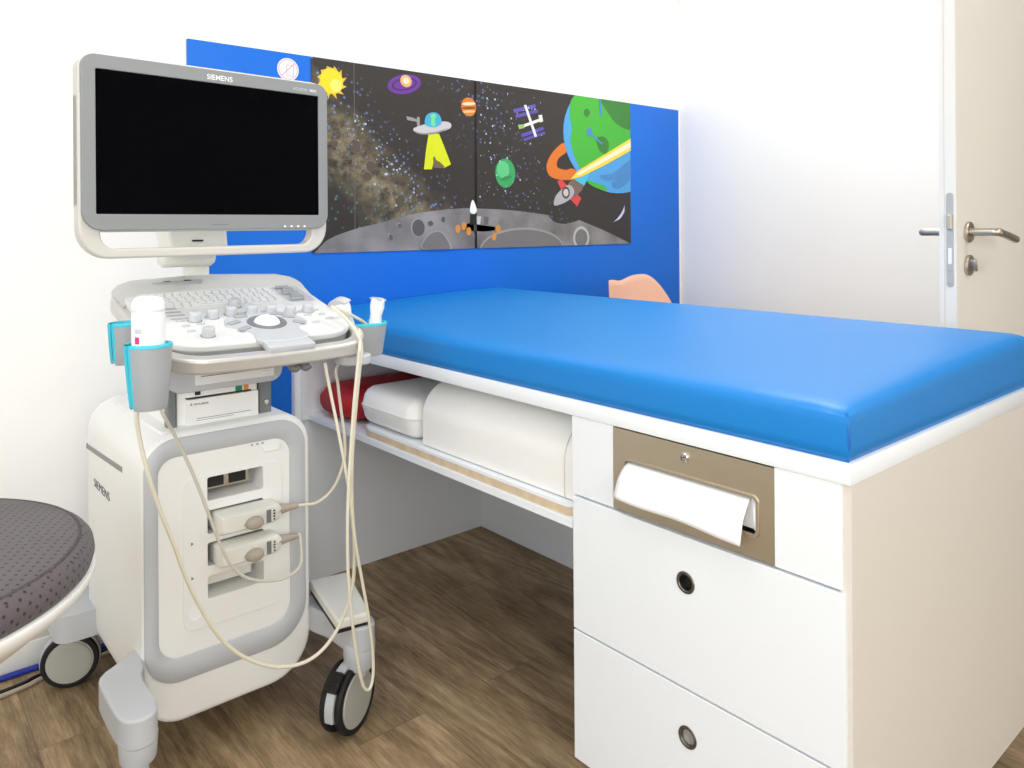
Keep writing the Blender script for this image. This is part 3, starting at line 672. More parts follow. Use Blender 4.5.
def pillow(x0, x1, y0, y1, z0, z1, r, puff):
    mb = MB(); n = 40; rings = []
    H_ = z1 - z0; rz = min(r * .8, H_ * .46)
    prof = [(rz * 1.0, 0)] + [(rz * (1 - math.sin(a)), rz * (1 - math.cos(a))) for a in (PI / 8, PI / 4, 3 * PI / 8, PI / 2)]
    prof += [(-puff * .6, H_ * .3 + rz * .4), (-puff, H_ / 2), (-puff * .6, H_ * .7 - rz * .4)] + [(rz * (1 - math.cos(a)), H_ - rz + rz * math.sin(a)) for a in (0, PI / 8, PI / 4, 3 * PI / 8, PI / 2)]
    for ins, h in prof: rings.append([(x, y, z0 + h) for x, y in rrect(x0 + ins, x1 - ins, y0 + ins, y1 - ins, max(r - ins, .012), 8)])
    c = rings[-1]; cx_, cy_ = (x0 + x1) / 2, (y0 + y1) / 2
    for k in (.6, .2): rings.append([(cx_ + (x - cx_) * k, cy_ + (y - cy_) * k, z + puff * (1 - k)) for x, y, z in c])
    return mb.loft(rings)
sc_ = pillow(1.132, 1.50, 1.726, 2.030, .5745, .684, .05, .004).build('seat_cushion', CREAM, ang=80)
tag(sc_, 'small flat white cushion between the long white bolster and the red roll', 'cushion')
a = rrect(1.1278, 1.5042, 1.7218, 2.0342, .053, 8)
MB().tube([(x, y, .632) for x, y in a] + [(a[0][0], a[0][1], .632)], .0014, 6, 1).build('seam', mat('cream_seam', (0, 0, 0)), sc_)
rd = MB(); rings = []
for k in range(13):
    t = k / 12; x = 1.136 + .60 * t; e = min(1, math.sin(min(t / .1, 1) * PI / 2) ** .6 if t < .1 else (math.sin(min((1 - t) / .1, 1) * PI / 2) ** .6)); e = max(e ** .55, .62)
    rings.append([(x, 2.196 + .128 * e * math.copysign(abs(math.cos(b)) ** .75, math.cos(b)), .548 + .054 + .054 * e * math.copysign(abs(math.sin(b)) ** .8, math.sin(b))) for b in [2 * PI * i / 28 for i in range(28)]])
rdo = rd.loft(rings).build('roll_cushion', RED, ang=70)
tag(rdo, 'red vinyl roll cushion lying at the far left end of the couch shelf', 'cushion')

# ------------------------------------------------------------------ peach chair beyond the couch
chx, chy = 2.49, 1.86
chair = thing('shell_chair', 'peach plastic shell chair standing behind the couch by the blue panel', 'chair', (chx, chy, 0))
def shell():
    # seat and back in one curved sheet, seen from behind its left; the back leans to +Y
    mb = MB(); nu, nv = 26, 34; rows = []
    for j in range(nv + 1):
        t = j / nv; row = []
        for i in range(nu + 1):
            s = -1 + 2 * i / nu
            if t < .45: k = t / .45; y = chy - .22 + .36 * k; z = .475 - .03 * math.sin(k * PI); w = .20 + .03 * math.sin(k * PI / 2); z += .05 * abs(s) ** 3
            else:
                k = (t - .45) / .55; y = chy + .14 + .14 * math.sin(k * PI / 2) ** .8; z = .475 + .465 * k ** 1.05; w = .23 - .035 * k
                y -= .07 * s * s * (1 - .3 * k)
                z -= .11 * k * max(0, s - .30) ** 2 * 2.3 + .012 * k * max(0, -s) ** 2
                z -= .012 * k * math.exp(-((s + .42) / .34) ** 2) * 1.5
            row.append(mb.bm.verts.new((chx + w * s, y, z)))
        rows.append(row)
    for A, B in zip(rows, rows[1:]):
        for i in range(nu): mb.bm.faces.new((A[i], A[i + 1], B[i + 1], B[i]))
    return mb
sh = shell().build('shell', PEACH, chair, ang=80); so = sh.modifiers.new('thick', 'SOLIDIFY'); so.thickness = .006; so.offset = 0
for sx_ in (-1, 1):
    for sy_ in (-1, 1):
        MB().tube([(chx + sx_ * .12, chy + sy_ * .1, .445), (chx + sx_ * .2, chy + sy_ * .19, 0)], lambda t: .015 - .005 * t, 10, 1).build('leg', BEECH, chair)
MB().box(chx - .13, chx + .13, chy - .11, chy + .11, .425, .445, .004).build('seat_frame', BLACK, chair)

# ------------------------------------------------------------------ stool
scx, scy, szt, srad = -.002, 1.352, .703, .284
stool = thing('stool', 'round stool with grey dotted fabric seat in a white shell at the left', 'stool', (scx, scy, 0))
T = Matrix.Translation((scx, scy, 0))
MB().lathe([(0, szt + .004), (srad * .5, szt + .003), (srad * .8, szt + .001), (srad - .02, szt - .003), (srad - .012, szt - .006), (srad - .006, szt - .010), (srad, szt - .018), (srad + .002, szt - .030), (srad - .002, szt - .043), (srad - .006, szt - .047), (0, szt - .047)], 96, T).build('seat', FABRIC, stool, ang=70, origin=(scx, scy, szt))
MB().lathe([(srad - .018 + .0028 * math.cos(a), szt - .0045 + .0028 * math.sin(a)) for a in [2 * PI * k / 8 for k in range(9)]], 96, T).build('seat_piping', FABRICD, stool, ang=80)
MB().lathe([(srad - .006, szt - .046), (srad + .002, szt - .047), (srad + .003, szt - .051), (srad - .001, szt - .062), (srad - .014, szt - .074), (srad - .06, szt - .11), (.05, szt - .13), (.03, szt - .16), (0, szt - .16)], 96, T).build('seat_shell', MWHITE, stool, ang=60)
MB().lathe([(0, .06), (.026, .06), (.026, .40), (.019, .40), (.019, szt - .15), (0, szt - .15)], 24, T).build('column', CHROME, stool)
for k in range(5):
    a = 2 * PI * k / 5 + .5; d = Vector((math.cos(a), math.sin(a), 0)); p = Vector((scx, scy, 0))
    MB().tube([p + d * .02 + Vector((0, 0, .095)), p + d * .15 + Vector((0, 0, .085)), p + d * .255 + Vector((0, 0, .068))], lambda t: .019 - .007 * t, 10, 4).build('base_arm', CHROME, stool)
    Mw = Matrix.Translation(p + d * .255 + Vector((0, 0, .026))) @ Matrix.Rotation(a + .6, 4, 'Z') @ Matrix.Rotation(PI / 2, 4, 'X')
    MB().lathe([(0, -.018), (.022, -.018), (.026, -.014), (.026, .014), (.022, .018), (0, .018)], 24, Mw).lathe([(0, 0), (.006, 0), (.006, .042), (0, .042)], 12, Matrix.Translation(p + d * .255 + Vector((0, 0, .026)))).build('caster', RUBBER, stool)

# ------------------------------------------------------------------ ultrasound machine
cart = thing('ultrasound_machine', 'white and grey ultrasound machine on casters with monitor and control panel', 'ultrasound machine', (.645, 1.95, 0))
bx0, bx1, bz0, bz1, BF, BK = .455, .829, .097, .716, 1.713, 2.215
outer = rrect(bx0, bx1, bz0, bz1, (.085, .10, .075, .075), 10)
innp = rrect(.486, .776, .238, .664, (.045, .05, .04, .035), 10)
gro = rrect(bx0 + .004, bx1 - .014, .186, .704, (.075, .09, .066, .066), 10)
def offs(lp, d):
    cx_ = sum(p[0] for p in lp) / len(lp); cz_ = sum(p[1] for p in lp) / len(lp); n = len(lp); out = []
    for i in range(n):
        a, c = Vector(lp[i - 1]), Vector(lp[(i + 1) % n]); t = (c - a).normalized(); out.append((lp[i][0] - t.y * d, lp[i][1] + t.x * d))
    return out
def ring3(rows): return [[(x, y, z) for x, z in lp] for lp, y in rows]
bv = [(offs(outer, .014 * (1 - math.cos(a))), BF + .014 * (1 - math.sin(a))) for a in [PI / 2 * k / 4 for k in range(5)]]
bvb = [(offs(outer, .03 * (1 - math.cos(a))), BK - .03 * (1 - math.sin(a))) for a in [PI / 2 * k / 4 for k in range(5)]][::-1]
body = MB().loft(ring3(bvb + bv + [(innp, BF), (innp, 1.80)])).build('body_shell', MWHITE, cart, ang=50)
MB().loft(ring3([(gro, BF + .01), (gro, BF - .002), (offs(gro, .002), BF - .004), (offs(innp, -.002), BF - .004), (innp, BF - .002), (innp, BF + .01)]), caps=False).build('front_frame', MGREY, cart, ang=50)
slots = [(.587, .712, a, b) for a, b in ((.556, .607), (.484, .535), (.414, .465), (.344, .393))]
fp = MB().prism(innp, BF - .001, 1.80, 'y', tuple(rrect(*s_, .005, 3) for s_ in slots)).build('front_panel', MWHITE, cart, bevel=.0025, smooth=False)
# raised field round the sockets
fld = rrect(.536, .756, .285, .612, .022, 6)
MB().prism(fld, BF - .004, BF - .001, 'y', tuple(rrect(*s_, .005, 3) for s_ in slots)).build('socket_field', MWHITE, fp, bevel=.0015, smooth=False)
MB().prism(rrect(.712, .752, .637, .653, .006), BF - .006, BF - .001, 'y').build('front_latch', WHITEP, fp, bevel=.002)
Rc = Matrix.Translation((.561, BF - .004, .322)) @ Matrix.Rotation(PI / 2, 4, 'X')
MB().lathe([(.012, 0), (.016, .0), (.016, .0015), (.012, .0015), (.011, .0005), (0, .0005)], 28, Rc).build('round_cap', WHITEP, fp)
for x in (.687, .700, .712): MB().prism(rrect(x - .0025, x + .0025, .6565, .6605, .001, 2), BF - .0022, BF - .0008, 'y').build('status_icon', MGREY2, fp)
for x, z in ((.536 + .018, .545), (.536 + .018, .48), (.556, .413)):
    pass
for z in (.472, .398): MB().prism([(.552, z - .004), (.557, z), (.552, z + .004)], BF - .0045, BF - .0038, 'y').build('arrow_mark', DGREY, fp)
# sockets in slot one and four
x0, x1, z0, z1 = slots[0]
sk = MB().box(x0, x1 - .016, 1.752, 1.80, z0 + .010, z1).build('socket', STEEL, fp, bevel=.002)
for a_, b_ in ((.010, .050), (.062, .100)): MB().box(x0 + a_, x0 + b_, 1.749, 1.753, z0 + .016, z1 - .006).build('socket_opening', BLACK, sk)
MB().lathe([(0, 0), (.004, 0), (.004, .004), (0, .004)], 14, Matrix.Translation((x0 + .056, 1.752, z0 + .031)) @ Matrix.Rotation(PI / 2, 4, 'X')).build('socket_pin', CHROME, sk)
x0, x1, z0, z1 = slots[3]
MB().box(x0, x1 - .012, 1.750, 1.80, z0 + .012, z1).build('socket_flap', MCREAM, fp, bevel=.002)
# side vent and lettering
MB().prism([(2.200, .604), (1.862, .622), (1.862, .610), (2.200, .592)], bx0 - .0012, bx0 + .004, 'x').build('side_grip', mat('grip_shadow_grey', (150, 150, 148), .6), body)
text('SIEMENS', .029, Matrix.Translation((bx0 - .0008, 2.122, .516)) @ FACE_X, TEXTG, body, 'brand_lettering', bold=-.0004, sx=1.4)
# neck with the printer
for a_, b_ in ((.519, .537), (.722, .752)): MB().box(a_, b_, 1.752, 1.78, .706, .835).build('neck_cheek', DGREY, cart, bevel=.004)
MB().box(.528, .745, 1.78, 2.10, .706, .90).box(.56, .72, 1.95, 2.12, .70, .93, .02).build('neck', MWHITE, cart, bevel=.004)
MB().box(.500, .775, 1.735, 2.12, .700, .7165, .006).build('neck_foot', MWHITE, cart)
pr = MB().box(.540, .720, 1.760, 1.80, .716, .803).build('printer', MWHITE, cart, bevel=.002)
MB().box(.558, .718, 1.7475, 1.762, .716, .7725).build('printer_drawer', MWHITE, pr, bevel=.0015)
MB().box(.558, .702, 1.752, 1.762, .776, .801).build('printer_keys', MWHITE, pr, bevel=.0015)
MB().box(.558, .702, 1.7515, 1.762, .7735, .7765).build('drawer_gap', BLACK, pr)
MB().box(.576, .588, 1.7510, 1.755, .780, .793).build('display', BLACK, pr)
MB().box(.666, .681, 1.7495, 1.755, .777, .789).build('print_button', GREENB, pr, bevel=.001)
MB().box(.685, .696, 1.7495, 1.755, .777, .789).build('copy_button', ORANGEB, pr, bevel=.001)
MB().lathe([(0, 0), (.006, 0), (.0055, .003), (0, .003)], 20, Matrix.Translation((.6, 1.752, .787)) @ Matrix.Rotation(PI / 2, 4, 'X')).build('round_button', WHITEP, pr)
MB().lathe([(0, 0), (.007, 0), (.006, .005), (0, .006)], 20, Matrix.Translation((.737, 1.752, .742)) @ Matrix.Rotation(PI / 2, 4, 'X')).build('fixing_screw', CHROME, cart)
dm = MB()
for cx_, cz_ in ((.5665, .7635), (.5652, .7608), (.5678, .7608)): dm.prism([(cx_, cz_ + .0016), (cx_ + .0012, cz_), (cx_, cz_ - .0016), (cx_ - .0012, cz_)], 1.7471, 1.7476, 'y')
dm.build('diamond_mark', TEXTD, pr, smooth=False)
text('MITSUBISHI', .0062, Matrix.Translation((.5725, 1.7473, .7590)) @ FACE_Y, TEXTD, pr, 'brand_lettering')
ln = MB(); ln.box(.578, .700, 1.7471, 1.7476, .7285, .7295).box(.578, .66, 1.7471, 1.7476, .7245, .7252); ln.build('fine_print', TEXTG, pr)
# drive bay
by = MB().prism(rrect(.505, .757, .798, .872, (.028, .028, .005, .005), 8), 1.700, 1.95, 'y').build('drive_bay', MGREY, cart, bevel=.004)
dv = MB().box(.560, .734, 1.694, 1.72, .812, .858).build('disc_drive', MWHITE, by, bevel=.002)
MB().box(.570, .728, 1.6925, 1.696, .830, .8315).build('tray_gap', DGREY, dv)
MB().box(.706, .718, 1.6915, 1.696, .8185, .8255, .001).build('eject_button', WHITEP, dv)

# ---- control panel
TILT = math.radians(14)
MP = Matrix.Translation((.650, 1.462, .905)) @ Matrix.Rotation(TILT, 4, 'X')
def bowed(w, t0, t1, rf, rb, bow, n=10):
    lp = rrect(-w, w, t0, t1, (rf, rf, rb, rb), n)
    return [(x, t - bow * (1 - (x / w) ** 2) * max(0, 1 - (t - t0) / .12)) for x, t in lp]
def dense(lp, k=3):
    out = []
    for i in range(len(lp)):
        a, b = lp[i], lp[(i + 1) % len(lp)]; d = math.hypot(b[0] - a[0], b[1] - a[1]); n = max(1, int(d / .03))
        out += [(a[0] + (b[0] - a[0]) * j / n, a[1] + (b[1] - a[1]) * j / n) for j in range(n)]
    return out
def bow(lp, w, t0, bw): return [(x, t - bw * (1 - (x / w) ** 2) * max(0, 1 - (t - t0) / .12)) for x, t in dense(lp)]
rim_o = bow(rrect(-.222, .222, .006, .475, (.085, .085, .10, .10), 10), .222, .006, .012)
rim_i = bow(rrect(-.196, .196, .034, .450, (.062, .062, .08, .08), 10), .196, .034, .012)
MB().prism(rim_o, -.034, -.002, 'z', (rim_i,), M=MP).build('panel_rim', SILVER, cart, bevel=.008, bseg=3)
pan_o = bow(rrect(-.198, .198, .060, .452, (.06, .06, .08, .08), 10), .198, .06, .010)
cp = MB().prism(pan_o, -.05, -.004, 'z', M=MP).build('control_panel', MGREY2, cart, bevel=.004)
dk = bow(rrect(-.206, .206, .055, .400, (.075, .075, .03, .03), 10), .206, .055, .010)
MB().prism(dk, -.010, .009, 'z', M=MP).build('panel_deck', mat('deck_white', (224, 225, 224), .45), cart, bevel=.007, bseg=3)
# raised rear hump with grille
hump = [(.372, .004), (.40, .012), (.43, .024), (.462, .020), (.472, .004), (.470, -.02), (.372, -.02)]
hm = MB(); rings = []
for s_, k in ((-.212, .55), (-.20, .85), (-.17, 1), (0, 1.05), (.17, 1), (.20, .85), (.212, .55)):
    rings.append([(s_, t - (.05 * (abs(s_) / .212) ** 4), z * k if z > 0 else z) for t, z in hump])
hm.loft(rings, M=MP).build('rear_hump', mat('grille_grey', (206, 206, 202), .5, bump=(900, .5, .001)), cart, ang=50)
sl_ = MB().prism(rrect(-.135, -.02, .404, .425, .009, 6), .012, .0225, 'z', M=MP).build('port_recess', MGREY2, cart, bevel=.001)
for a_ in (-.108, -.062): MB().box(a_, a_ + .016, .411, .418, .0222, .0232, M=MP).build('usb_port', BLACK, sl_)
# keyboard
kb = MB().box(-.178, .118, .262, .364, .007, .0105, M=MP)
for rI in range(6):
    for c_ in range(17):
        if rI == 0 and 4 < c_ < 11:
            if c_ == 5: kb.box(-.176 + 5 * .0172, -.176 + 11 * .0172 - .0022, .265, .265 + .0138, .0105, .0135, .0012, 1, M=MP)
            continue
        kb.box(-.176 + c_ * .0172 + .003 * (rI % 2), -.176 + c_ * .0172 + .0148 + .003 * (rI % 2), .265 + rI * .0164, .265 + rI * .0164 + .0138, .0105, .0135, .0012, 1, M=MP)
kb.build('keyboard', mat('key_white', (228, 229, 228), .45), cart)
# slider field
sf = MB().prism(rrect(.128, .192, .252, .368, .008, 4), .007, .0095, 'z', M=MP).build('slider_field', MGREY, cart)
for k in range(7): MB().box(.134 + .006 * (k % 3), .168 + .004 * (k % 2), .260 + k * .0148, .260 + k * .0148 + .010, .0095, .0165, .003, 2, M=MP).build('slider', MGREY2, sf)
# knobs
def knob(x, t, r=.0125, h=.019):
    M_ = MP @ Matrix.Translation((x, t, .009))
    k = MB().lathe([(0, h), (r * .62, h), (r * .88, h * .93), (r * .97, h * .75), (r, h * .35), (r * 1.04, .002), (r * 1.04, 0), (0, 0)], 24, M_).build('knob', MGREY, cart, ang=50)
    MB().lathe([(0, .0004), (r * 1.16, .0004), (r * 1.16, 0), (0, 0)], 24, MP @ Matrix.Translation((x, t, .009))).build('knob_ring', DGREY, k)
def onp(u, v, n=.02):
    """panel coordinates of a photographed point lying n above the deck plane"""
    Mi = MP.inverted(); o = Mi @ Vector((0, 0, EYE)); q = Mi @ at(u, v, 'y', 2.0); d = q - o; t = (n - o.z) / d.z
    p = o + d * t; return p.x, p.y
for u_, v_ in ((195, 317), (212.5, 314), (231, 311), (235, 303), (252, 310), (271, 309.5), (290.5, 309.5), (308, 308), (208.5, 332)):
    x, t = onp(u_, v_, .017); knob(x, t)
# trackball and palm rest
bxx, btt = onp(267, 322, .012)
pr_ = smoothloop([(bxx - .050, .034), (bxx + .050, .034), (bxx + .052, .085), (bxx + .078, .120), (bxx + .088, btt), (bxx + .066, btt + .052), (bxx, btt + .064), (bxx - .066, btt + .052), (bxx - .088, btt), (bxx - .078, .120), (bxx - .052, .085)], 5)
pr_ = [(x, max(t, .006)) for x, t in pr_]
MB().prism(pr_, .001, .0115, 'z', M=MP).build('palm_rest', MGREY, cart, bevel=.003)
MB().box(bxx - .049, bxx + .049, -.002, .06, -.004, .010, .003, M=MP).build('palm_bridge', MGREY, cart)
tr_ = MB().lathe([(.041, 0), (.040, .002), (.029, .0025), (.027, -.001), (.041, -.001)], 40, MP @ Matrix.Translation((bxx, btt, .0115))).build('trackball_ring', DGREY, cart)
MB().sphere((bxx, btt, .0095), .0275, 1, 1, .62, 28, MP).build('trackball', WHITEP, cart)
for k, (x, t, r_) in enumerate(((bxx - .066, btt + .012, .5), (bxx - .058, btt - .026, .6), (bxx + .058, btt + .022, -.5), (bxx + .066, btt - .016, -.6), (bxx - .04, btt + .046, .2), (bxx + .04, btt + .046, -.2))):
    MB().box(-.014, .014, -.007, .007, 0, .003, .0015, M=MP @ Matrix.Translation((x, t, .0115)) @ Matrix.Rotation(r_, 4, 'Z')).build('trackball_key', MGREY2, cart)
for u_, v_ in ((180, 321), (186, 326), (191.5, 331), (196, 319.5), (201, 324), (229, 313.5), (241, 313), (253, 312.5), (264, 311.5), (287.5, 312.5), (301, 311.5), (315, 310), (308, 315), (322, 314), (329, 318), (316, 322), (209, 318.5)):
    x, t = onp(u_, v_, .010)
    MB().prism(ell(x, t, .009, .005, 14, .1), .0085, .0115, 'z', M=MP).build('panel_button', MGREY, cart)
for k in range(4):
    x, t = onp(168 + 4.0 * k, 309 + 3.2 * k, .010); MB().box(x - .018, x + .018, t - .003, t + .003, .0085, .0105, .001, 1, M=MP).build('soft_key', MGREY2, cart)
# cable hooks below the panel
for x_ in (.698, .722): MB().tube([(x_, 1.54, .876), (x_, 1.53, .862), (x_ + .006, 1.525, .853), (x_ + .016, 1.525, .857)], .0075, 10, 5).build('cable_hook', DGREY, cart)
MB().prism(rrect(.815, .885, 1.50, 1.585, .03, 6), .845, .868, 'z').build('hook_boss', MGREY, cart, bevel=.006)

# ---- monitor
mcx, mcy, mw = .580, 1.619, .263
MM = Matrix.Translation((mcx, mcy, 0)) @ Matrix.Rotation(math.radians(4.5), 4, 'Z')
mon = MB().prism(rrect(-mw, mw - .007, 1.142, 1.478, (.05, .05, .034, .034), 10), -.004, .028, 'y', M=MM)
UW = mw - .007
U = [(-mw, 1.40)] + [(-mw + .055 - .055 * math.cos(a), 1.150 - .058 * math.sin(a)) for a in [PI / 2 * k / 10 for k in range(11)]] + [(UW - .055 + .055 * math.sin(a), 1.150 - .058 * math.cos(a)) for a in [PI / 2 * k / 10 for k in range(11)]] + [(UW, 1.40)]
Ui = [(UW - .038, 1.40)] + [(UW - .038 - .026 + .026 * math.cos(a), 1.139 - .028 * math.sin(a)) for a in [PI / 2 * k / 8 for k in range(9)]] + [(-mw + .064 - .026 * math.sin(a), 1.139 - .028 * math.cos(a)) for a in [PI / 2 * k / 8 for k in range(9)]] + [(-mw + .038, 1.40)]
mon.prism(U + Ui, -.006, .025, 'y', M=MM)
mon = mon.build('monitor', mat('monitor_shell', (208, 204, 197), .35), cart, bevel=.005, bseg=3)
MB().prism(rrect(-mw + .004, UW - .002, 1.1455, 1.473, (.036, .032, .024, .024), 10), -.014, 0, 'y', (rrect(-.2350, .2315, 1.176, 1.446, .002, 2),), M=MM).build('bezel', BEZEL, mon, bevel=.0025)
MB().box(-.237, .234, -.011, -.004, 1.174, 1.448, M=MM).build('screen', SCREEN, mon, smooth=False)
text('SIEMENS', .0150, MM @ Matrix.Translation((-.026, -.0141, 1.4525)) @ FACE_Y, TEXTW, mon, 'brand_lettering', .00012, .98)
text('ACUSON', .0085, MM @ Matrix.Translation((.168, -.0141, 1.4535)) @ FACE_Y, mat('light_lettering', (205, 207, 208), .5), mon, 'model_lettering')
text('NX3', .0085, MM @ Matrix.Translation((.209, -.0141, 1.4535)) @ FACE_Y, TEXTW, mon, 'model_lettering', .0001)
MB().box(-.018, .018, -.0145, -.013, 1.155, 1.1565, M=MM).build('indicator_line', DGREY, mon)
for k in range(4): MB().box(.143 + .016 * k, .149 + .016 * k, -.0148, -.013, 1.149, 1.153, .001, 1, M=MM).build('monitor_key', TEXTW, mon)
# arm behind the monitor
MB().box(-.065, .065, .027, .075, 1.20, 1.40, .012, M=MM).build('monitor_back', MCREAM, cart)
MB().prism([(.515, 1.32), (.655, 1.32), (.672, 1.085), (.545, 1.085)], 1.80, 1.90, 'y').box(.53, .64, 1.70, 1.81, 1.22, 1.32, .01).build('monitor_bracket', MCREAM, cart, bevel=.012, bseg=3)
MB().lathe([(0, -.062), (.018, -.062), (.025, -.054), (.025, .054), (.018, .062), (0, .062)], 28, Matrix.Translation((.605, 1.89, 1.082)) @ Matrix.Rotation(PI / 2, 4, 'Y')).build('monitor_hinge', MCREAM, cart, ang=50)
MB().box(.612, .662, 1.895, 1.945, .985, 1.09, .010).box(.590, .690, 1.87, 1.96, .985, 1.018, .010).build('monitor_arm', MCREAM, cart)
MB().box(.588, .612, 1.797, 1.80, 1.118, 1.122).build('arm_mark', BLACK, cart)

# ---- cup holders
def cup(cx_, cy_, z0, z1, rt, rb, ang, gap, sx=1.0, sy=1.0):
    T_ = Matrix.Translation((cx_, cy_, 0)) @ Matrix.Rotation(ang, 4, 'Z')
    c = MB().lathe([(rb * .86, z0 + .003), (rb * .94, z0), (rb, z0 + .006), (rb + (rt - rb) * .5, (z0 + z1) / 2), (rt, z1 - .006), (rt - .0035, z1 - .006), (rb + (rt - rb) * .5 - .0035, (z0 + z1) / 2), (rb - .004, z0 + .008), (rb * .86, z0 + .003)], 40, T_, sx, sy, gap, 2 * PI - gap).build('cup_holder', MGREY2, cart, ang=50)
    g2 = gap * .9
    rl_ = rb + (rt - rb) * (1 - .036 / (z1 - z0))
    MB().lathe([(rl_ - .0038, z1 - .036), (rt - .0036, z1 - .006), (rt + .0004, z1 - .006), (rt + .0006, z1 - .002), (rt - .001, z1), (rt - .0052, z1), (rt - .0062, z1 - .004), (rl_ - .0056, z1 - .036), (rl_ - .0038, z1 - .036)], 40, T_, sx, sy, g2, 2 * PI - g2).build('cup_liner', TEAL, c, ang=50)
    ed = MB()
    for s_ in (-1, 1):
        a = s_ * gap; f = lambda r, z: T_ @ Vector((r * math.cos(a) * sx, r * math.sin(a) * sy, z))
        ed.tube([f(rb - .003, z0 + .004), f(rb + (rt - rb) * .5 - .002, (z0 + z1) / 2), f(rt - .002, z1 - .002)], .0038, 8, 4)
    ed.build('slot_edging', TEAL, c)
    if z0 > 0: MB().lathe([(0, z0 + .004), (rb * .9, z0 + .004), (rb * .9, z0 + .008), (0, z0 + .008)], 32, T_, sx, sy).build('cup_floor', MGREY2, c)
    return c
A1 = math.atan2(-.05, -1)
cup(.397, 1.445, .834, .948, .0385, .0305, A1, .30)
cup(.405, 1.625, .888, .968, .030, .026, A1 + .1, .34)
cup(.924, 1.620, .846, .924, .046, .037, math.atan2(1, .3), .4, 1.0, 1.15)
for q in ((.410, .442, 1.478, 1.500, .895, .925), (.422, .445, 1.61, 1.65, .905, .935), (.86, .895, 1.59, 1.65, .87, .90)): MB().box(*q, .004).build('holder_bracket', MGREY2, cart)

# ---- arms and casters
def wheel_set(center, axle_yaw, dia, width, pivot, hub_face, name='caster', brake=False):
    """twin wheel; axle_yaw: compass angle from +Y towards +X of the face that shows"""
    ax = Vector((math.sin(axle_yaw), math.cos(axle_yaw), 0)); cz_ = dia / 2
    B = ax.to_track_quat('Z', 'Y').to_matrix().to_4x4(); c = Vector((center[0], center[1], cz_)); r = dia / 2; w = width / 2
    T_ = Matrix.Translation(c) @ B
    o = MB()
    for s_ in (-1, 1):
        S = T_ @ Matrix.Diagonal((1, 1, s_, 1))
        o.lathe([(r * .8, w * .42), (r * .97, w * .44), (r, w * .55), (r, w * .8), (r * .975, w * .94), (r * .86, w), (r * .82, w * .97), (r * .80, w * .9)], 48, S)
    o = o.build(name, RUBBER, cart, ang=40)
    d = MB()
    for s_ in (-1, 1): d.lathe([(0, w * 1.02), (r * .70, w * 1.02), (r * .74, w * 1.01), (r * .76, w * .93), (r * .82, w * .95), (r * .82, w * .44), (0, w * .44)], 48, T_ @ Matrix.Diagonal((1, 1, s_, 1)))
    d.build('wheel_disc', WHEELG, o, ang=40)
    # fork between the two wheels: a rounded fender that carries the pivot stem
    k = MB(); prof = []
    n = 20
    a0, a1 = math.radians(-15), math.radians(195)
    outl = [(r * 1.05 * math.cos(a0 + (a1 - a0) * i / n), r * 1.05 * math.sin(a0 + (a1 - a0) * i / n)) for i in range(n + 1)]
    inl = [(r * .4 * math.cos(a1 + (a0 - a1) * i / n), r * .4 * math.sin(a1 + (a0 - a1) * i / n)) for i in range(n + 1)]
    side = Vector((0, 0, 1)).cross(ax)
    Fm = Matrix((( side.x, ax.x, 0, c.x), (side.y, ax.y, 0, c.y), (0, 0, 1, c.z), (0, 0, 0, 1)))
    k.prism(outl + inl, -w * .38, w * .38, 'y', M=Fm)
    k.lathe([(0, 0), (.019, 0), (.019, .06), (0, .06)], 20, Matrix.Translation((pivot[0], pivot[1], dia * .80)))
    k.build('caster_fork', MGREY, o, bevel=.002)
    if brake:
        Bm = Fm @ Matrix.Rotation(math.radians(-42), 4, 'Y')
        bk = MB().box(-.022, .022, -w * .62, w * .62, r * .96, r * .96 + .016, .005, M=Bm)
        for q in range(5): bk.box(-.018 + q * .008, -.014 + q * .008, -w * .55, w * .55, r * .96 + .015, r * .96 + .0185, .001, 1, M=Bm)
        bk.build('brake_tab', BLACK, o)
    return o
# front left: goes out of the flank, then forward
fl = [(.50, 1.80), (.455, 1.775), (.405, 1.735)] + [(q.x, q.y) for q in catmull([(.385, 1.722, 0), (.370, 1.700, 0), (.366, 1.660, 0), (.366, 1.56, 0), (.376, 1.522, 0), (.401, 1.510, 0), (.427, 1.522, 0), (.437, 1.56, 0), (.438, 1.640, 0), (.442, 1.670, 0)], 5)] + [(.452, 1.690), (.456, 1.722), (.50, 1.74)]
def caster_arm(loop, z0, z1, pivot, rr_, zb):
    a = MB().prism(loop, z0, z1, 'z').build('caster_arm', MGREY, cart, bevel=.006, bseg=3)
    MB().lathe([(0, zb), (rr_ * .86, zb), (rr_ * .92, zb + .004), (rr_ * .97, zb + .03), (rr_, z0 + .012), (rr_ - .006, z0 + .02), (0, z0 + .02)], 36, Matrix.Translation((pivot[0], pivot[1], 0))).build('swivel_housing', MGREY, a, ang=40)
    return a
caster_arm(fl, .200, .258, (.4015, 1.546), .0345, .166)
wheel_set((.380, 1.512), math.radians(166), .15, .056, (.4015, 1.546), 1)
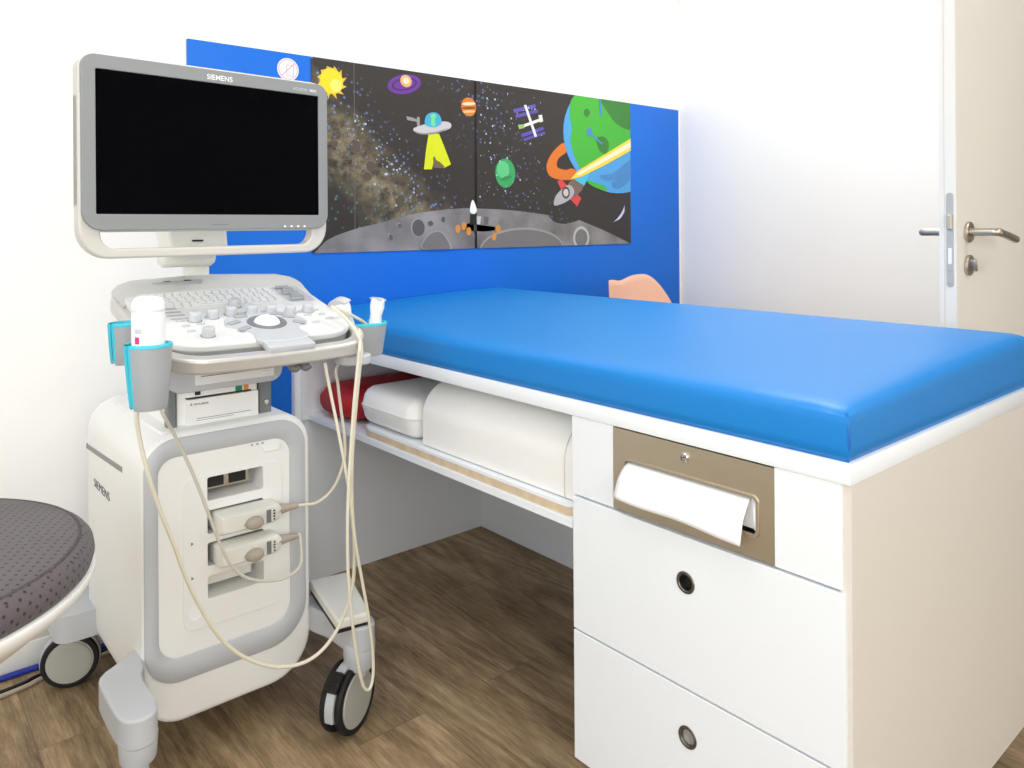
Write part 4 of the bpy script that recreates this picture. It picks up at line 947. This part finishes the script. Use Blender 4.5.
# front right
frl = [(.79, 1.80), (.83, 1.79)] + [(q.x, q.y) for q in catmull([(.885, 1.765, 0), (.905, 1.735, 0), (.914, 1.66, 0), (.922, 1.60, 0), (.912, 1.562, 0), (.886, 1.550, 0), (.860, 1.562, 0), (.849, 1.595, 0), (.846, 1.64, 0), (.842, 1.675, 0)], 5)] + [(.833, 1.70), (.828, 1.722), (.79, 1.74)]
caster_arm(frl, .185, .243, (.886, 1.588), .037, .140)
wheel_set((.862, 1.598), math.radians(152), .15, .056, (.886, 1.588), 1, brake=True)
PM = Matrix.Translation((.878, 1.660, .246)) @ Matrix.Rotation(-.20, 4, 'Z') @ Matrix.Rotation(math.radians(4), 4, 'X')
pd = MB().prism([(-.037, -.096), (.037, -.096), (.046, .096), (-.046, .096)], .0, .010, 'z', M=PM).build('pedal_base', BLACK, cart, bevel=.002)
MB().prism([(-.039, -.100), (.039, -.100), (.049, .100), (-.049, .100)], .010, .034, 'z', M=PM).build('pedal_cover', MCREAM, pd, bevel=.006, bseg=3)
# rear left and rear right
caster_arm(rrect(.370, .52, 2.115, 2.262, (.035, .001, .001, .03), 8), .150, .216, (.420, 2.222), .03, .128)
wheel_set((.420, 2.222), math.radians(196), .13, .054, (.420, 2.222), 1)
caster_arm(rrect(.76, .915, 2.10, 2.205, (.001, .035, .03, .001), 8), .152, .218, (.86, 2.165), .03, .128)
wheel_set((.865, 2.200), math.radians(160), .13, .054, (.86, 2.165), 1)
MB().box(.50, .79, 1.80, 2.20, .075, .10).build('base_frame', DGREY, cart)

# ------------------------------------------------------------------ probes (each: connector, cable and head are one thing)
def connector(parent, z, x0=.596, x1=.742):
    c = MB(); rings = []
    for y, ins, e in ((1.80, .003, 0), (1.70, .002, 0), (1.672, .003, 0), (1.664, .008, 0)):
        rings.append([(x, y, zz) for x, zz in rrect(x0 + ins, x1 - ins - (.006 if y < 1.67 else 0), z - .0245 + ins, z + .0245 - ins, (.006, .020, .020, .006), 6)])
    # keep the plugged part inside the slot width
    rings[0] = [(min(x, .708), y, zz) for x, y, zz in rings[0]]
    rings.insert(1, [(min(x, .708), 1.712, zz) for x, y, zz in rings[0]]); rings[2] = [(x, 1.7065, zz) for x, y, zz in rings[2]]
    o = c.loft(rings).build('connector', MCREAM, parent, ang=50, bevel=.002)
    kx = .672
    k = MB().lathe([(0, .016), (.010, .0155), (.0155, .012), (.018, .004), (.018, 0), (0, 0)], 28, Matrix.Translation((kx, 1.665, z - .008)) @ Matrix.Rotation(PI / 2, 4, 'X') @ Matrix.Diagonal((1.15, .8, 1, 1)))
    k.loft([[(kx - .024, 1.665, z - .008), (kx - .012, 1.665, z + .003), (kx + .012, 1.665, z - .004), (kx + .012, 1.665, z - .014), (kx - .012, 1.665, z - .018)], [(kx - .020, 1.652, z - .008), (kx - .010, 1.651, z - .001), (kx + .008, 1.652, z - .006), (kx + .008, 1.652, z - .012), (kx - .01, 1.652, z - .014)]])
    k.build('lock_knob', TAUPE, o, ang=40)
    MB().box(.7005, .7105, 1.6625, 1.666, z - .016, z + .012).build('type_plate', DGREY, o)
    tx = MB()
    for q in range(4): tx.box(.716, .720, 1.6628, 1.6645, z + .006 - q * .0062, z + .0092 - q * .0062)
    tx.build('type_code', TEXTD, o)
    MB().tube([(x1 - .012, 1.683, z + .000), (x1 + .012, 1.682, z + .000), (x1 + .040, 1.681, z - .001)], lambda t: .0135 - .0085 * t, 14, 4).build('strain_relief', TAUPE, parent)
    return Vector((x1 + .036, 1.681, z - .001))
def cable(parent, pts, r=.0034, m_=CABLE): return MB().tube(pts, r, 10, 8).build('cable', m_, parent)
def A(u, v, y): return at(u, v, 'y', y)
def head(parent, base, direction, kind, k=1.0, roll=0.0):
    """transducer: handle rising from base along direction, lens at the far end"""
    q = Vector(direction).normalized().to_track_quat('Z', 'Y').to_matrix().to_4x4(); T_ = Matrix.Translation(base) @ q @ Matrix.Rotation(roll, 4, 'Z') @ Matrix.Scale(k, 4)
    rings = []
    sect = ((0, .007, .007), (.012, .012, .010), (.04, .014, .011), (.065, .016, .012), (.085, .028, .013), (.100, .031, .012)) if kind == 'convex' else ((0, .007, .007), (.012, .013, .010), (.05, .016, .012), (.066, .015, .011), (.082, .022, .012), (.100, .022, .010))
    for h, a, b in sect: rings.append([(x, y, h) for x, y in ell(0, 0, a, b, 24)])
    o = MB().loft(rings, M=T_).build('transducer', WHITEP, parent, ang=50)
    L_ = [(.031 * s_ / 6, .100 + (.012 if kind == 'convex' else .003) * (1 - (s_ / 6) ** 2)) for s_ in range(-6, 7)]
    w_ = 1 if kind == 'convex' else .68
    MB().prism([(x * w_, z) for x, z in L_] + [(.031 * w_, .097), (-.031 * w_, .097)], -.009, .009, 'y', M=T_).build('lens', MGREY, o, bevel=.002)
    return o
# 1: upper connector, head in the right cup (convex)
p1 = thing('ultrasound_probe', 'curved ultrasound probe in the right cup, its cable plugged into the upper connector', 'ultrasound probe', (.70, 1.69, .51), 'ultrasound probes with cables')
e = connector(p1, .509)
head(p1, (.915, 1.632, .868), (-.45, .12, 1), 'convex', 1.12, .5)
cable(p1, [e, e + Vector((.012, -.001, -.001)), A(318, 502, 1.66), A(334, 487, 1.645), A(344, 460, 1.63), A(344.5, 437, 1.62), A(341, 410, 1.615), A(338, 385, 1.612), A(337, 366, 1.61), (.905, 1.628, .875)])
# 2: lower connector, cable climbing to the left cups
p2 = thing('ultrasound_probe', 'ultrasound probe in the left cup, its cable looping to the lower connector', 'ultrasound probe', (.70, 1.69, .44), 'ultrasound probes with cables')
e = connector(p2, .439)
head(p2, (.405, 1.622, .899), (0, 0, 1), 'linear', .6)
cable(p2, [e, e + Vector((.008, -.001, -.001)), A(301.5, 560, 1.66), A(296, 571, 1.65), A(282, 579, 1.64), A(262, 581, 1.63), A(245, 577, 1.62), A(232, 566, 1.615), A(222, 549, 1.61), A(209, 515, 1.60), A(193, 474, 1.585), A(175, 436, 1.56), A(162, 412, 1.53), (.43, 1.555, .86), (.408, 1.61, .885), (.405, 1.620, .90)], m_=CABLEG)
# 3: long loop from the left cup to the right cup
p3 = thing('ultrasound_probe', 'straight ultrasound probe in the right cup with long cable looping across the front', 'ultrasound probe', (.92, 1.60, .80), 'ultrasound probes with cables')
head(p3, (.932, 1.598, .870), (.12, -.05, 1), 'linear', 1.1, .4)
cable(p3, [(.405, 1.49, .838), A(137, 412, 1.48), A(140, 440, 1.485), A(149, 477, 1.49), (A(160, 510, 1.5)), A(174, 545, 1.505), A(187, 580, 1.51), A(203, 612, 1.515), A(224, 642, 1.52), A(250, 660, 1.525), A(278, 667, 1.53), A(305, 662, 1.53), A(325, 647, 1.53), A(341, 622, 1.525), A(352, 589, 1.52), A(354.5, 550, 1.51), A(352, 505, 1.50), A(352, 460, 1.49), A(355.5, 410, 1.48), A(360, 365, 1.475), A(361.5, 347, 1.475), A(357, 333, 1.48), A(349, 322, 1.50), A(340, 313, 1.54), A(333, 307, 1.57), (.912, 1.60, .925), (.935, 1.598, .884)], .0038)
# loose cable hanging in a loop from the hook to the caster
p4 = MB().tube([(.760, 1.492, .850), A(325, 364, 1.49), A(331, 395, 1.49), A(340, 440, 1.485), A(349, 490, 1.485), A(355, 540, 1.485), A(362, 580, 1.49), A(369, 620, 1.49), A(373, 655, 1.49), A(372.5, 680, 1.485), A(368, 690, 1.482), A(362, 682, 1.48), A(356, 650, 1.478), A(351, 610, 1.476), A(348, 570, 1.474), A(347.5, 520, 1.472), A(349.5, 470, 1.47), A(353.5, 410, 1.465), A(358, 362, 1.462), A(359.5, 346, 1.466), (.86, 1.53, .92)], .0034, 10, 8).build('hanging_cable', CABLE)
tag(p4, 'ivory cable hanging in a long narrow loop down to the right front caster', 'cable')

# gel bottle
gb = thing('gel_bottle', 'white gel bottle standing in the left front cup of the ultrasound machine', 'bottle', (.3965, 1.444, .842))
T = Matrix.Translation((.3965, 1.444, 0))
MB().lathe([(0, .8425), (.022, .8425), (.0248, .846), (.0264, .856), (.0272, .874), (.0272, .985), (.0272, 1.012), (.0262, 1.020), (.0225, 1.027), (.015, 1.030), (0, 1.030)], 40, T).build('bottle_body', WHITEP, gb, ang=50)
MB().lathe([(.0274, 1.004), (.0276, 1.006), (.0274, 1.008)], 40, T).build('cap_line', mat('pale_grey_plastic', (226, 226, 226), .5), gb)
a = math.atan2(-.55, -.83)
MB().lathe([(.0276, .950), (.0276, .962), (.0273, .962), (.0273, .950)], 6, T, 1, 1, a - .16, a + .16).build('label_mark', PINK, gb)
MB().lathe([(.0276, .968), (.0276, .976), (.0273, .976), (.0273, .968)], 6, T, 1, 1, a - .16, a + .30).build('label_print', mat('pale_print', (205, 205, 215), .5), gb)

# cables on the floor by the skirting
c1 = MB().tube([(-.35, 2.335, .008), (.0, 2.338, .008), (.34, 2.343, .008), (.46, 2.346, .008), (.56, 2.335, .008), (.62, 2.29, .03), (.64, 2.24, .10), (.64, 2.218, .16)], .0075, 10, 6).build('power_cable', BLUEC)
tag(c1, 'blue cable lying along the foot of the white skirting at left', 'cable')
c2 = MB().tube([(-.35, 2.225, .006), (.02, 2.240, .006), (.30, 2.262, .006), (.38, 2.285, .006), (.52, 2.30, .006), (.585, 2.275, .03), (.60, 2.235, .10), (.60, 2.218, .15)], .0055, 10, 6).build('grey_cable', mat('grey_floor_cable', (176, 164, 146), .5))
tag(c2, 'beige cable lying on the floor in front of the blue one', 'cable')
c3 = MB().tube([(-.35, 2.246, .006), (.02, 2.258, .006), (.30, 2.282, .006), (.36, 2.30, .006), (.5, 2.315, .006), (.55, 2.285, .03), (.56, 2.235, .10), (.56, 2.218, .14)], .0045, 10, 6).build('black_cable', BLACK)
tag(c3, 'thin black cable lying between the blue and the beige floor cables', 'cable')

# ------------------------------------------------------------------ light
for k, (x, y) in enumerate(((.5, 1.0), (2.2, 1.35), (2.3, -.7))):
    f = thing('ceiling_light', ('square white ceiling panel light above the camera', 'square white ceiling panel light above the couch', 'unseen fill light panel added on the ceiling by the doorway')[k], 'ceiling light', (x, y, CZ), 'ceiling panel lights')  # third panel is added fill for the door and right wall
    MB().box(x - .31, x + .31, y - .31, y + .31, CZ - .02, CZ, .003).build('light_frame', TRIM, f)
    L = bpy.data.lights.new('panel_lamp', 'AREA'); L.shape = 'SQUARE'; L.size = .58; L.energy = (12, 19, 11)[k]; L.color = (1, .99, .97)
    lo = bpy.data.objects.new('panel_lamp', L); COL.objects.link(lo); lo.parent = f; lo.location = (0, 0, -.026)
L = bpy.data.lights.new('daylight_and_fill', 'AREA'); L.shape = 'RECTANGLE'; L.size = WIN[3] - WIN[2] - .1; L.size_y = WIN[1] - WIN[0] - .1; L.energy = 33; L.color = (.91, .965, 1)
lo = bpy.data.objects.new('daylight_and_fill', L); COL.objects.link(lo); lo.location = (LX - .02, (WIN[0] + WIN[1]) / 2, (WIN[2] + WIN[3]) / 2); lo.rotation_euler = (0, -PI / 2, 0)
L = bpy.data.lights.new('daylight_and_fill', 'AREA'); L.shape = 'RECTANGLE'; L.size = FILLWIN[1] - FILLWIN[0] - .1; L.size_y = FILLWIN[3] - FILLWIN[2] - .1; L.energy = 44; L.color = (1, .985, .955)  # fill lamp of the added front window, brightens camera-facing sides and knee space
lo = bpy.data.objects.new('daylight_and_fill', L); COL.objects.link(lo); lo.location = ((FILLWIN[0] + FILLWIN[1]) / 2, BY - .02, (FILLWIN[2] + FILLWIN[3]) / 2); lo.rotation_euler = (PI / 2, 0, 0)
w = bpy.data.worlds.new('world'); SC.world = w; w.use_nodes = True
w.node_tree.nodes['Background'].inputs[0].default_value = (.9, .95, 1, 1); w.node_tree.nodes['Background'].inputs[1].default_value = 1.0

vs = SC.view_settings; vs.view_transform = 'Standard'; vs.look = 'None'; vs.gamma = 1; vs.use_curve_mapping = False; vs.exposure = -0.12
SC.display_settings.display_device = 'sRGB'
